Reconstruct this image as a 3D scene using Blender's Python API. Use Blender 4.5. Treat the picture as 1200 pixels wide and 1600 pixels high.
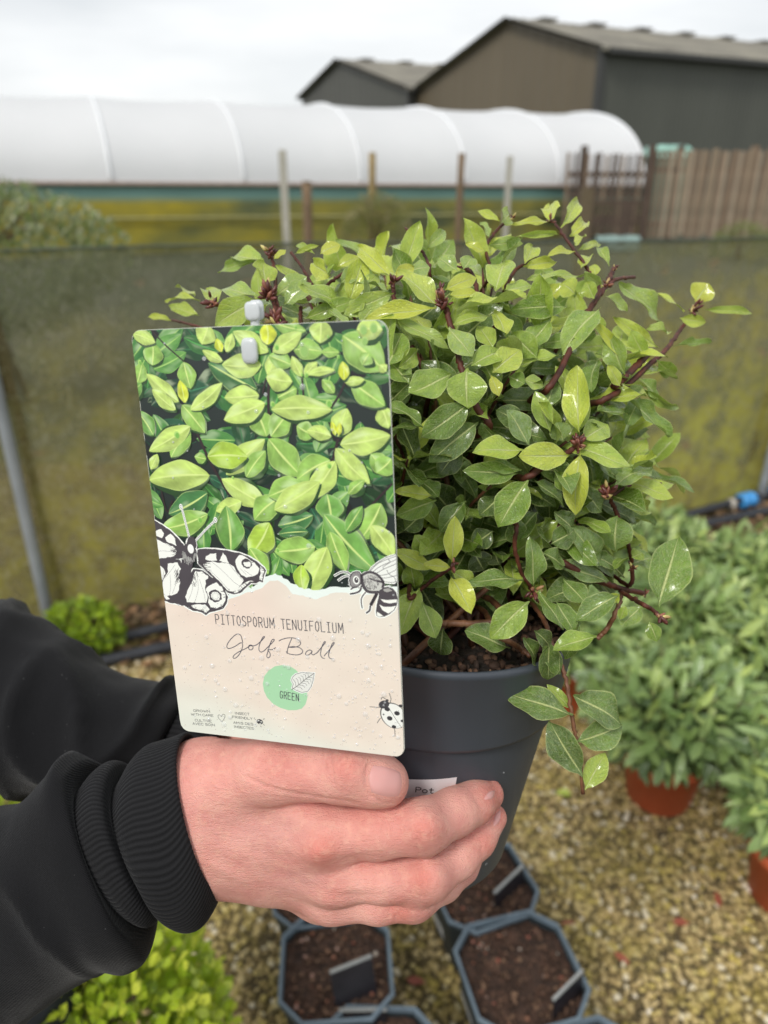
import bpy, bmesh, math, random
import numpy as np
from mathutils import Vector, Matrix
from mathutils.geometry import tessellate_polygon
import mathutils.noise as mnoise

random.seed(7); RNG = np.random.default_rng(7)
SC = bpy.context.scene
for o in list(bpy.data.objects): bpy.data.objects.remove(o)

# ------------------------------------------------------------------ camera, world, sun, exposure
FPX = 1150.0                                   # focal length in photo pixels (photo 1200 x 1600)
PITCH = math.radians(25.0)
CAM = np.array([0.0, 0.0, 1.32])
cam_d = bpy.data.cameras.new('camera'); cam = bpy.data.objects.new('camera', cam_d)
SC.collection.objects.link(cam); SC.camera = cam
cam.location = CAM; cam.rotation_euler = (math.radians(90) - PITCH, 0, 0)
cam_d.sensor_fit = 'VERTICAL'; cam_d.sensor_height = 36.0; cam_d.lens = FPX / 1600 * 36
cam_d.clip_start = 0.01; cam_d.clip_end = 2000
cam_d.dof.use_dof = True; cam_d.dof.focus_distance = 0.325; cam_d.dof.aperture_fstop = 7.4

SUN_EL, SUN_AZ = 48, 214                      # azimuth: degrees from +Y towards +X, where the light comes from
w = bpy.data.worlds.new('World'); SC.world = w; w.use_nodes = True
wn = w.node_tree; wn.nodes.clear()
sky = wn.nodes.new('ShaderNodeTexSky'); sky.sky_type = 'NISHITA'; sky.sun_disc = False
sky.sun_elevation = math.radians(SUN_EL); sky.sun_rotation = math.radians(SUN_AZ)
tc = wn.nodes.new('ShaderNodeTexCoord')
mp = wn.nodes.new('ShaderNodeMapping'); mp.inputs['Scale'].default_value = (1.0, 1.0, 4.5)
nz = wn.nodes.new('ShaderNodeTexNoise'); nz.inputs['Scale'].default_value = 2.2; nz.inputs['Detail'].default_value = 5; nz.inputs['Roughness'].default_value = .5
cr = wn.nodes.new('ShaderNodeValToRGB')
cr.color_ramp.elements[0].position = .32; cr.color_ramp.elements[0].color = (.54, .56, .575, 1)
cr.color_ramp.elements[1].position = .66; cr.color_ramp.elements[1].color = (.76, .765, .765, 1)
mu = wn.nodes.new('ShaderNodeVectorMath'); mu.operation = 'SCALE'; mu.inputs['Scale'].default_value = 8.0
mx = wn.nodes.new('ShaderNodeMixRGB'); mx.inputs[0].default_value = .93
bg = wn.nodes.new('ShaderNodeBackground'); bg.inputs['Strength'].default_value = .12
wo = wn.nodes.new('ShaderNodeOutputWorld')
L = wn.links.new
L(tc.outputs['Generated'], mp.inputs[0]); L(mp.outputs[0], nz.inputs['Vector']); L(nz.outputs['Fac'], cr.inputs[0])
L(cr.outputs[0], mu.inputs[0]); L(sky.outputs[0], mx.inputs[1]); L(mu.outputs[0], mx.inputs[2]); L(mx.outputs[0], bg.inputs[0]); L(bg.outputs[0], wo.inputs[0])

sd = bpy.data.lights.new('sun', 'SUN'); sd.energy = 1.5; sd.angle = math.radians(14); sd.color = (1, .965, .91)
sun = bpy.data.objects.new('sun', sd); SC.collection.objects.link(sun)
_e, _a = math.radians(SUN_EL), math.radians(SUN_AZ)
sdir = Vector((math.sin(_a) * math.cos(_e), math.cos(_a) * math.cos(_e), math.sin(_e)))
sun.rotation_euler = sdir.to_track_quat('Z', 'Y').to_euler(); sun.location = (0, 0, 20)
sky.sun_rotation = _a

SC.view_settings.view_transform = 'Standard'; SC.view_settings.look = 'None'
SC.view_settings.exposure = 0.55; SC.view_settings.gamma = 1.0; SC.view_settings.use_curve_mapping = False
SC.render.engine = 'CYCLES'
SC.cycles.max_bounces = 8; SC.cycles.transparent_max_bounces = 12
SC.cycles.caustics_reflective = False; SC.cycles.caustics_refractive = False

# ------------------------------------------------------------------ geometry of the view (measuring helpers)
cR = np.array([1.0, 0, 0]); cF = np.array([0, math.cos(PITCH), -math.sin(PITCH)]); cU = np.array([0, math.sin(PITCH), math.cos(PITCH)])
K = .85                                        # metres per working unit of everything within arm's reach
def ray(px, py):
    return cR * (px - 600) / FPX + cU * (800 - py) / FPX + cF
def P(px, py, d):                              # point at depth d metres in front of the camera
    return CAM + ray(px, py) * d
def N(px, py, d):                              # same for the hand-held things, d in working units
    return P(px, py, d * K)
def Gz(px, py, z=0.0):                         # where the sight line meets the level z
    r = ray(px, py); t = (z - CAM[2]) / r[2]; return CAM + r * t
def proj(p):
    q = np.asarray(p, float) - CAM; d = q @ cF
    return 600 + FPX * (q @ cR) / d, 800 - FPX * (q @ cU) / d, d
def V(p): return Vector((float(p[0]), float(p[1]), float(p[2])))
def nrm(v):
    v = np.asarray(v, float); return v / (np.linalg.norm(v) + 1e-12)

# ------------------------------------------------------------------ object helpers
COL = SC.collection
def lin(c):
    return tuple(((x / 255) / 12.92 if x / 255 <= .04045 else ((x / 255 + .055) / 1.055) ** 2.4) for x in c)
def tag(o, label=None, cat=None, group=None, kind=None):
    if label: o['label'] = label
    if cat: o['category'] = cat
    if group: o['group'] = group
    if kind: o['kind'] = kind
    return o
def empty(name, loc, label=None, cat=None, group=None):
    o = bpy.data.objects.new(name, None); COL.objects.link(o); o.location = V(loc); o.empty_display_size = .05
    return tag(o, label, cat, group)
def mesh(name, verts, faces, mat=None, smooth=False, uv=None, attrs=None, colors=None):
    me = bpy.data.meshes.new(name)
    verts = np.asarray(verts, dtype=np.float32)
    if isinstance(faces, np.ndarray):
        n, k = faces.shape
        me.vertices.add(len(verts)); me.vertices.foreach_set('co', verts.ravel())
        me.loops.add(n * k); me.loops.foreach_set('vertex_index', faces.astype(np.int32).ravel())
        me.polygons.add(n); me.polygons.foreach_set('loop_start', np.arange(0, n * k, k, dtype=np.int32))
        try: me.polygons.foreach_set('loop_total', np.full(n, k, dtype=np.int32))
        except Exception: pass
        me.update(calc_edges=True)
    else:
        me.from_pydata([tuple(map(float, v)) for v in verts], [], faces); me.update()
    if smooth: me.polygons.foreach_set('use_smooth', np.ones(len(me.polygons), dtype=bool))
    if uv is not None:                          # per-vertex uv
        l = me.uv_layers.new(name='UVMap'); vi = np.empty(len(me.loops), dtype=np.int32); me.loops.foreach_get('vertex_index', vi)
        l.data.foreach_set('uv', np.asarray(uv, dtype=np.float32)[vi].ravel())
    if attrs:
        for k_, v_ in attrs.items():
            a = me.attributes.new(k_, 'FLOAT', 'POINT'); a.data.foreach_set('value', np.asarray(v_, dtype=np.float32))
    if colors is not None:
        a = me.color_attributes.new('Col', 'FLOAT_COLOR', 'POINT')
        c = np.ones((len(verts), 4), dtype=np.float32); c[:, :3] = colors; a.data.foreach_set('color', c.ravel())
    if mat: me.materials.append(mat)
    me.validate(); return me
def link(name, me, parent=None, loc=None, mw=None):
    o = bpy.data.objects.new(name, me); COL.objects.link(o)
    if parent is not None: o.parent = parent
    if loc is not None: o.location = V(loc)
    return o
def part(name, verts, faces, mat, parent=None, smooth=False, **kw):
    """a mesh whose verts are in world space; child of an unrotated, unscaled empty"""
    v = np.asarray(verts, float)
    root = np.zeros(3)
    if parent is not None: root = world_loc(parent)
    me = mesh(name, v - root, faces, mat, smooth, **kw)
    return link(name, me, parent)
def world_loc(o):
    p = np.zeros(3)
    while o is not None: p = p + np.array(o.location); o = o.parent
    return p
class MB:
    def __init__(s): s.v = []; s.f = []; s.n = 0
    def add(s, v, f):
        v = np.asarray(v, float); s.v.append(v); s.f += [tuple(i + s.n for i in q) for q in f]; s.n += len(v)
    def box(s, c, sx, sy, sz, R=None, bev=0):
        c = np.asarray(c, float); R = np.eye(3) if R is None else R
        pts = np.array([(x, y, z) for x in (-1, 1) for y in (-1, 1) for z in (-1, 1)], float) * np.array([sx, sy, sz]) / 2
        s.add(pts @ R.T + c, [(0, 1, 3, 2), (4, 6, 7, 5), (0, 4, 5, 1), (2, 3, 7, 6), (0, 2, 6, 4), (1, 5, 7, 3)])
    def tube(s, pts, rad, seg=8, cap=True):
        v, f = tube(pts, rad, seg, cap); s.add(v, f)
    def build(s, name, mat, parent=None, smooth=False, **kw):
        return part(name, np.concatenate(s.v), s.f, mat, parent, smooth, **kw)
def tube(pts, rad, seg=8, cap=True):
    pts = np.asarray(pts, float); n = len(pts)
    rad = np.full(n, rad) if np.isscalar(rad) else np.asarray(rad, float)
    T = np.gradient(pts, axis=0); T /= np.linalg.norm(T, axis=1)[:, None] + 1e-12
    u = np.cross(T[0], [0, 0, 1.0]);
    if np.linalg.norm(u) < .1: u = np.cross(T[0], [1.0, 0, 0])
    u = nrm(u); vs = []
    for i in range(n):
        u = nrm(u - T[i] * (u @ T[i])); w_ = np.cross(T[i], u)
        a = np.arange(seg) * 2 * np.pi / seg
        vs.append(pts[i] + rad[i] * (np.cos(a)[:, None] * u + np.sin(a)[:, None] * w_))
    v = np.concatenate(vs); f = []
    for i in range(n - 1):
        for j in range(seg):
            k = (j + 1) % seg; f.append((i * seg + j, i * seg + k, (i + 1) * seg + k, (i + 1) * seg + j))
    if cap: f.append(tuple(range(seg - 1, -1, -1))); f.append(tuple((n - 1) * seg + j for j in range(seg)))
    return v, f
def smooth_path(pts, n=24):
    """Catmull-Rom through rows of numbers"""
    p = np.asarray(pts, float)
    if len(p) < 3: return np.array([p[0] + (p[-1] - p[0]) * t for t in np.linspace(0, 1, n)])
    q = np.vstack([2 * p[0] - p[1], p, 2 * p[-1] - p[-2]]); out = []
    for t in np.linspace(0, len(p) - 1 - 1e-6, n):
        i = int(t); u = t - i; a, b, c, d = q[i], q[i + 1], q[i + 2], q[i + 3]
        out.append(.5 * ((2 * b) + (-a + c) * u + (2 * a - 5 * b + 4 * c - d) * u * u + (-a + 3 * b - 3 * c + d) * u ** 3))
    return np.array(out)
def grid_faces(nu, nv, closed_v=False):
    f = []
    for i in range(nu - 1):
        for j in range(nv if closed_v else nv - 1):
            k = (j + 1) % nv; f.append((i * nv + j, i * nv + k, (i + 1) * nv + k, (i + 1) * nv + j))
    return f

# ------------------------------------------------------------------ node helper
class NT:
    def __init__(s, name):
        s.m = bpy.data.materials.new(name); s.m.use_nodes = True; s.t = s.m.node_tree; s.t.nodes.clear()
        s.out = s.t.nodes.new('ShaderNodeOutputMaterial')
    def n(s, typ, **kw):
        x = s.t.nodes.new(typ)
        for k, v in kw.items(): setattr(x, k, v)
        return x
    def set(s, sock, v):
        if isinstance(v, bpy.types.NodeSocket): s.t.links.new(v, sock)
        elif v is not None:
            if hasattr(sock, 'default_value') and hasattr(sock.default_value, '__len__') and isinstance(v, (tuple, list)) and len(v) == 3 and len(sock.default_value) == 4: v = (*v, 1)
            sock.default_value = v
    def math(s, op, a, b=None, c=None, clamp=False):
        x = s.n('ShaderNodeMath', operation=op, use_clamp=clamp); s.set(x.inputs[0], a); s.set(x.inputs[1], b)
        if c is not None: s.set(x.inputs[2], c)
        return x.outputs[0]
    def mix(s, f, a, b, mode='MIX'):
        x = s.n('ShaderNodeMixRGB', blend_type=mode); s.set(x.inputs[0], f); s.set(x.inputs[1], a); s.set(x.inputs[2], b); return x.outputs[0]
    def ramp(s, f, stops, interp='LINEAR'):
        x = s.n('ShaderNodeValToRGB'); r = x.color_ramp; r.interpolation = interp
        while len(r.elements) < len(stops): r.elements.new(.5)
        for e, (p, c) in zip(r.elements, stops): e.position = p; e.color = (*c, 1) if not np.isscalar(c) else (c, c, c, 1)
        s.set(x.inputs[0], f); return x.outputs[0]
    def coord(s, kind='Object', scale=None):
        x = s.n('ShaderNodeTexCoord'); o = x.outputs[kind]
        if scale is not None:
            m = s.n('ShaderNodeMapping'); m.inputs['Scale'].default_value = scale; s.set(m.inputs[0], o); o = m.outputs[0]
        return o
    def noise(s, vec, scale, detail=4, rough=.55, dist=0):
        x = s.n('ShaderNodeTexNoise'); s.set(x.inputs['Vector'], vec); x.inputs['Scale'].default_value = scale
        x.inputs['Detail'].default_value = detail; x.inputs['Roughness'].default_value = rough; x.inputs['Distortion'].default_value = dist
        return x.outputs['Fac']
    def voro(s, vec, scale, feat='F1', out='Distance'):
        x = s.n('ShaderNodeTexVoronoi', feature=feat); s.set(x.inputs['Vector'], vec); x.inputs['Scale'].default_value = scale; return x.outputs[out]
    def wave(s, vec, scale, dist=0, typ='BANDS', dirn='X'):
        x = s.n('ShaderNodeTexWave', wave_type=typ); x.bands_direction = dirn if typ == 'BANDS' else 'X'
        s.set(x.inputs['Vector'], vec); x.inputs['Scale'].default_value = scale; x.inputs['Distortion'].default_value = dist; return x.outputs['Fac']
    def attr(s, name, typ='GEOMETRY', out='Fac'):
        x = s.n('ShaderNodeAttribute'); x.attribute_type = typ; x.attribute_name = name; return x.outputs[out]
    def bump(s, h, strength=.3, dist=.01):
        x = s.n('ShaderNodeBump'); x.inputs['Strength'].default_value = strength; x.inputs['Distance'].default_value = dist; s.set(x.inputs['Height'], h); return x.outputs[0]
    def pbr(s, color, rough=.6, normal=None, **kw):
        x = s.n('ShaderNodeBsdfPrincipled'); s.set(x.inputs['Base Color'], color); s.set(x.inputs['Roughness'], rough)
        if normal is not None: s.set(x.inputs['Normal'], normal)
        for k, v in kw.items(): s.set(x.inputs[k.replace('_', ' ')], v)
        return x.outputs[0]
    def done(s, sh):
        s.set(s.out.inputs[0], sh); return s.m

def simple(name, rgb, rough=.6, var=.25, scale=20, bump=.2, bdist=.002, coord='Object', **kw):
    t = NT(name); c = t.coord(coord); n1 = t.noise(c, scale, 5)
    a = lin(rgb); lo = tuple(x * (1 - var) for x in a); hi = tuple(min(1, x * (1 + var)) for x in a)
    col = t.ramp(n1, [(.3, lo), (.7, hi)])
    b = t.bump(t.noise(c, scale * 6, 4), bump, bdist) if bump else None
    return t.done(t.pbr(col, rough, b, **kw))

# ------------------------------------------------------------------ leaf material
def leaf_mat(name, source, stops, blue=(.33, .45, .23), vein=(.66, .72, .30), back=(.34, .43, .17), wet=1.0, tr=.25, veins=True):
    t = NT(name)
    uvn = t.n('ShaderNodeUVMap'); uvn.uv_map = 'UVMap'
    sep = t.n('ShaderNodeSeparateXYZ'); t.set(sep.inputs[0], uvn.outputs[0]); u, v = sep.outputs[0], sep.outputs[1]
    tone = t.attr('tone', source); blu = t.attr('blue', source)
    oc = t.coord('Object') if source == 'GEOMETRY' else t.coord('Generated')
    if source == 'OBJECT':
        info = t.n('ShaderNodeObjectInfo'); vm = t.n('ShaderNodeVectorMath', operation='ADD'); t.set(vm.inputs[0], oc)
        cmb = t.n('ShaderNodeCombineXYZ'); r10 = t.math('MULTIPLY', info.outputs['Random'], 37.0)
        for i in range(3): t.set(cmb.inputs[i], r10)
        t.set(vm.inputs[1], cmb.outputs[0]); oc = vm.outputs[0]; sc = 1.0
    else: sc = 30.0
    n1 = t.noise(oc, 3.0 * sc, 4); n2 = t.noise(oc, 9 * sc, 3)
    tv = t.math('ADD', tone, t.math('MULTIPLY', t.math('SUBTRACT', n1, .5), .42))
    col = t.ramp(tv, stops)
    col = t.mix(t.math('MULTIPLY', blu, t.ramp(n2, [(.35, .15), (.65, .75)])), col, blue)  # pale glaucous tint; on the shrub it also paints sky sheen into the colour
    a = t.math('ABSOLUTE', t.math('SUBTRACT', v, .5))
    h = None
    if veins:
        # side veins leave the midrib at an angle and curve forward; fine net between them
        s1 = t.math('ADD', t.math('MULTIPLY', t.math('SUBTRACT', u, t.math('MULTIPLY', t.math('POWER', a, .8), .55)), 8.5), t.math('MULTIPLY', n2, .9))
        fr = t.math('ABSOLUTE', t.math('SUBTRACT', t.math('FRACT', s1), .5))
        sv = t.ramp(fr, [(0, 1.0), (.10, 0.0)])
        vc = t.n('ShaderNodeTexVoronoi', feature='DISTANCE_TO_EDGE'); mpn = t.n('ShaderNodeMapping'); mpn.inputs['Scale'].default_value = (26, 13, 1)
        t.set(mpn.inputs[0], uvn.outputs[0]); t.set(vc.inputs['Vector'], mpn.outputs[0]); vc.inputs['Scale'].default_value = 1
        net = t.ramp(vc.outputs['Distance'], [(0, 1.0), (.10, 0.0)])
        col = t.mix(t.math('MULTIPLY', sv, .22), col, vein)
        col = t.mix(t.math('MULTIPLY', net, .26), col, vein)
        h = t.math('ADD', t.math('MULTIPLY', sv, -.6), t.math('MULTIPLY', net, -.35))
    mr = t.ramp(t.math('DIVIDE', a, t.math('SUBTRACT', 1.25, u)), [(.026, 1.0), (.052, 0.0)])
    col = t.mix(t.math('MULTIPLY', mr, .85), col, vein)
    edge = t.ramp(a, [(.455, 0.0), (.49, 1.0)])
    col = t.mix(t.math('MULTIPLY', edge, .5), col, vein)
    geo = t.n('ShaderNodeNewGeometry')
    colb = t.mix(.62, col, back)
    col2 = t.mix(geo.outputs['Backfacing'], col, colb)
    wetm = t.math('MULTIPLY', t.ramp(t.noise(oc, 4.0 * sc, 3, .6, 1.2), [(.44, 0.0), (.52, 1.0)]), t.ramp(t.noise(oc, 17 * sc, 3, .6, .8), [(.42, .25), (.56, 1.0)]))
    rough = t.math('SUBTRACT', .32, t.math('MULTIPLY', wetm, .16))
    hh = t.math('ADD', t.math('MULTIPLY', mr, -1.2), t.math('ADD', t.noise(oc, 14 * sc, 2), h if h is not None else 0))
    b = t.bump(hh, .6, .0008)
    pb = t.pbr(col2, rough, b, Coat_Weight=t.math('ADD', t.math('MULTIPLY', wetm, .65 * wet), .18 * wet), Coat_Roughness=.13, Specular_IOR_Level=.5)
    trn = t.n('ShaderNodeBsdfTranslucent'); t.set(trn.inputs[0], t.mix(.5, col2, (.40, .55, .05)))
    ms = t.n('ShaderNodeMixShader'); ms.inputs[0].default_value = tr; t.set(ms.inputs[1], pb); t.set(ms.inputs[2], trn.outputs[0])
    return t.done(ms.outputs[0])

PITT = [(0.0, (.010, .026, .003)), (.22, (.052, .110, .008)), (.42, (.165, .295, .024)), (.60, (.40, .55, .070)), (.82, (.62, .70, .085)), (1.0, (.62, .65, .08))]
M_LEAF_O = leaf_mat('pittosporum_leaf', 'OBJECT', PITT)
M_LEAF_G = leaf_mat('pittosporum_leaf_mass', 'GEOMETRY', PITT)
SAGE = [(0, (.03, .07, .015)), (.4, (.22, .34, .10)), (.75, (.40, .53, .18)), (1, (.54, .64, .17))]
M_SAGE_O = leaf_mat('sage_leaf', 'OBJECT', SAGE, blue=(.36, .46, .29), vein=(.42, .52, .28), wet=.2, veins=False)
M_SAGE_G = leaf_mat('sage_leaf_mass', 'GEOMETRY', SAGE, blue=(.36, .46, .29), vein=(.42, .52, .28), wet=.2, veins=False)
GOLD = [(0, (.10, .18, .01)), (.35, (.30, .44, .02)), (.7, (.55, .66, .045)), (1, (.74, .78, .10))]
M_GOLD_O = leaf_mat('golden_leaf', 'OBJECT', GOLD, vein=(.5, .6, .2), wet=.3, veins=False, tr=.35)
M_GOLD_G = leaf_mat('golden_leaf_mass', 'GEOMETRY', GOLD, vein=(.5, .6, .2), wet=.3, veins=False, tr=.35)
GREY = [(0, (.06, .075, .045)), (.5, (.15, .17, .10)), (1, (.38, .40, .26))]
M_GREY_G = leaf_mat('grey_bush_leaf', 'GEOMETRY', GREY, wet=.1, veins=False)

def leaf_proto(i, nl=12, nw=3, fold=.14, bend=.18, wav=.045, pointed=1.0, shoulder=.52):
    r = random.Random(100 + i)
    us = np.linspace(0, 1, nl + 1); vs = np.linspace(-1, 1, 2 * nw + 1)
    ph = r.uniform(0, 6.28); ph2 = r.uniform(0, 6.28); bd = bend * r.uniform(-.4, 1.5); fd = fold * r.uniform(.2, 1.7); wv = wav * r.uniform(.4, 1.6)
    tw = r.uniform(-.25, .25); side = r.uniform(-.05, .05)
    verts = []; uvs = []
    for u in us:
        if u < .07: wd = .035 + .2 * u
        else:
            q = (u - .07) / .93; wd = (math.sin(math.pi * q ** (math.log(.5) / math.log(shoulder))) ** (.60 if q < shoulder else .60 + .20 * pointed)) if 0 < q < 1 else 0.0
            wd = max(wd, .03 if u < 1 else .0)
        for v in vs:
            y = .5 * wd * v; e = abs(v)
            z = fd * wd * abs(v) ** 1.3 * .5 - bd * (u - .0) ** 2 + wv * e * e * math.sin(u * 11 + ph + (0 if v > 0 else 2.1)) + .018 * math.sin(u * 7 + ph2) + tw * 1.6 * (u - .5) * v * .12 * wd
            y2 = y + side * math.sin(u * 3.1) + .012 * e * math.sin(u * 17 + ph2)
            verts.append((u, y2, z)); uvs.append((u, .5 + .5 * v))
    return np.array(verts), np.array(grid_faces(nl + 1, 2 * nw + 1))[:, ::-1].copy(), np.array(uvs)
PROTO = [leaf_proto(i) for i in range(14)]
PROTO_SAGE = [leaf_proto(50 + i, 5, 1, bend=.3, pointed=.5) for i in range(8)]
PROTO_SMALL = [leaf_proto(80 + i, 3, 1, bend=.15, pointed=.3) for i in range(6)]
def proto_meshes(protos, name, mat):
    return [mesh(name, v, f, mat, True, uv=uv) for v, f, uv in protos]
def leaf_basis(B, T, nvec, width, length=None):
    B, T = np.asarray(B, float), np.asarray(T, float); X = T - B; Lh = np.linalg.norm(X); X = X / Lh
    Z = nrm(np.asarray(nvec) - X * (np.asarray(nvec) @ X)); Y = np.cross(Z, X)
    if length: Lh = length
    return X * Lh, Y * width, Z * Lh, B
def put_leaf(name, me, parent, basis, tone, blue=0.0):
    X, Y, Z, B = basis
    o = bpy.data.objects.new(name, me); COL.objects.link(o); o.parent = parent
    r = world_loc(parent); Bm = B - r
    o.matrix_local = Matrix(((X[0], Y[0], Z[0], Bm[0]), (X[1], Y[1], Z[1], Bm[1]), (X[2], Y[2], Z[2], Bm[2]), (0, 0, 0, 1)))
    o['tone'] = float(tone); o['blue'] = float(blue); return o
def leaf_mass(name, items, protos, mat, parent, kind='stuff'):
    vs, fs, uvs, tn, bl = [], [], [], [], []; n = 0
    for i, (X, Y, Z, B, tone, blue) in enumerate(items):
        v, f, uv = protos[i % len(protos)]
        vs.append(v[:, :1] * X + v[:, 1:2] * Y + v[:, 2:] * Z + B); fs.append(f + n); uvs.append(uv); n += len(v)
        tn.append(np.full(len(v), tone)); bl.append(np.full(len(v), blue))
    o = part(name, np.concatenate(vs), np.concatenate(fs), mat, parent, True, uv=np.concatenate(uvs), attrs={'tone': np.concatenate(tn), 'blue': np.concatenate(bl)})
    if kind: o['kind'] = kind
    return o
#@@SETTING
# ================================================================== SETTING
# ---- ground
t = NT('field_earth'); c = t.coord('Object'); n1 = t.noise(c, .35, 5); n2 = t.noise(c, 6, 5)
col = t.mix(t.ramp(n1, [(.4, 0), (.6, 1)]), (.06, .075, .03), (.10, .10, .065)); col = t.mix(t.math('MULTIPLY', n2, .6), col, (.035, .04, .022))
M_FIELD = t.done(t.pbr(col, .95, t.bump(n2, .6, .05)))
me = mesh('ground', [(-400, -60, -.03), (400, -60, -.03), (400, 700, -.03), (-400, 700, -.03)], [(0, 1, 2, 3)], M_FIELD)
tag(link('ground', me), 'earth and rough grass of the nursery field', kind='structure')

t = NT('gravel_bed'); c = t.coord('Object'); n1 = t.noise(c, 5, 5); n2 = t.noise(c, 60, 4)
col = t.ramp(n1, [(.35, (.10, .075, .035)), (.55, (.22, .17, .07)), (.7, (.19, .155, .05))]); col = t.mix(t.ramp(n2, [(.4, 0), (.6, .7)]), col, (.06, .045, .025))
M_BED = t.done(t.pbr(col, .95, t.bump(n2, 1, .01)))
nx, ny = 90, 80; X_, Y_ = np.meshgrid(np.linspace(-2.4, 3.4, nx), np.linspace(-.8, 3.4, ny), indexing='ij')
Z_ = np.array([[mnoise.noise(Vector((x * 1.3, y * 1.3, 0))) * .012 + mnoise.noise(Vector((x * 9, y * 9, 3))) * .004 for y in Y_[0]] for x in X_[:, 0]])
gv = np.stack([X_, Y_, Z_], -1).reshape(-1, 3)
tag(link('gravel_ground', mesh('gravel_ground', gv, grid_faces(nx, ny), M_BED, True)), 'mossy gravel standing ground in front of the netting', kind='structure')
def gz(x, y): return mnoise.noise(Vector((x * 1.3, y * 1.3, 0))) * .012 + mnoise.noise(Vector((x * 9, y * 9, 3))) * .004

# ---- loose stones of the gravel (nobody could count them)
t = NT('gravel_stone'); tn = t.attr('tone'); c = t.coord('Object')
col = t.ramp(tn, [(0, (.07, .05, .022)), (.18, (.24, .17, .07)), (.45, (.46, .34, .14)), (.7, (.60, .47, .24)), (.86, (.50, .39, .10)), (1, (.82, .74, .60))])
moss = t.ramp(t.noise(c, 7, 4), [(.45, 0), (.65, 1)]); col = t.mix(t.math('MULTIPLY', moss, .55), col, (.34, .275, .05))
M_STONE = t.done(t.pbr(col, .7, t.bump(t.noise(c, 300, 3), .4, .001)))
bm = bmesh.new(); bmesh.ops.create_icosphere(bm, subdivisions=1, radius=1); bm.verts.ensure_lookup_table()
IV = np.array([v.co for v in bm.verts]); IF = np.array([[v.index for v in f.verts] for f in bm.faces]); bm.free()
def stones(name, xs, ys, r0, r1, label, flat=.6, mat=M_STONE, tones=None, lift=.25):
    n = len(xs); nv = len(IV)
    base = IV[None] * (1 + RNG.uniform(-.22, .22, (n, nv, 1)))
    s = RNG.uniform(r0, r1, (n, 1, 1)) * RNG.uniform(.7, 1.25, (n, 1, 3)); s[:, :, 2] *= flat; base = base * s
    a = RNG.uniform(0, 6.28, n); b = RNG.normal(0, .35, n); ca, sa, cb, sb = np.cos(a), np.sin(a), np.cos(b), np.sin(b)
    x, y, z = base[..., 0].copy(), base[..., 1].copy(), base[..., 2].copy()
    y, z = y * cb[:, None] - z * sb[:, None], y * sb[:, None] + z * cb[:, None]
    x, y = x * ca[:, None] - y * sa[:, None], x * sa[:, None] + y * ca[:, None]
    gzv = np.array([gz(p, q) for p, q in zip(xs, ys)])
    vv = np.stack([x + np.asarray(xs)[:, None], y + np.asarray(ys)[:, None], z + gzv[:, None] + (s[:, 0, 2] * lift)[:, None]], -1).reshape(-1, 3)
    ff = (IF[None] + (np.arange(n) * nv)[:, None, None]).reshape(-1, 3)
    tn = np.repeat(RNG.uniform(0, 1, n) if tones is None else tones, nv)
    o = link(name, mesh(name, vv, ff, mat, True, attrs={'tone': tn})); return tag(o, label, kind='stuff')
# candidate points on a jittered lattice, kept where the picture can reach them
def scatter(x0, x1, y0, y1, step, margin=160):
    gx, gy = np.meshgrid(np.arange(x0, x1, step), np.arange(y0, y1, step)); gx = gx.ravel(); gy = gy.ravel()
    gx = gx + RNG.uniform(-.5, .5, gx.shape) * step; gy = gy + RNG.uniform(-.5, .5, gy.shape) * step
    q = np.stack([gx, gy, np.zeros_like(gx)], -1) - CAM; d = q @ cF; px = 600 + FPX * (q @ cR) / d; py = 800 - FPX * (q @ cU) / d
    k = (d > 0) & (px > -margin) & (px < 1200 + margin) & (py < 1600 + margin); return gx[k], gy[k]
gx, gy = scatter(-1.2, 2.6, .2, 1.95, .0108)
stones('gravel', gx, gy, .0045, .0090, 'tan and mossy yellow gravel stones covering the ground')
fx = np.clip((gx - 0) / .9, 0, 1)

# litter strip along the foot of the fence
F0 = np.array([-1.06, 1.965]); FD = np.array([2.7, .965]); FDn = FD / np.linalg.norm(FD); FNn = np.array([FDn[1], -FDn[0]])   # FNn points to the camera
def fence_pt(s, off=0): return F0 + FDn * s + FNn * off
n = 5200; s = RNG.uniform(-.9, 5.0, n); o_ = np.abs(RNG.normal(0, .2, n)) * 1.0 - .05; pt = F0 + s[:, None] * FDn + o_[:, None] * FNn
t = NT('dead_leaf'); tn = t.attr('tone')
col = t.ramp(tn, [(0, (.03, .02, .012)), (.4, (.13, .07, .03)), (.7, (.28, .15, .07)), (1, (.36, .26, .15))]); M_DEAD = t.done(t.pbr(col, .75))
items = []
for i in range(n):
    L_ = random.uniform(.02, .05); a = random.uniform(0, 6.28); B = np.array([pt[i, 0], pt[i, 1], .012 + random.uniform(0, .012)])
    X = np.array([math.cos(a), math.sin(a), random.uniform(-.1, .25)]); bas = leaf_basis(B, B + X * L_, [random.gauss(0, .3), random.gauss(0, .3), 1], L_ * random.uniform(.35, .6))
    items.append((*bas, random.random(), 0))
o = leaf_mass('leaf_litter', items, PROTO_SMALL, M_DEAD, None); tag(o, 'brown dead leaf litter along the foot of the netting')
M_SOILMAT = simple('compost', (48, 34, 26), .9, .5, 40, .8, .004)
sv = []
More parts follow.
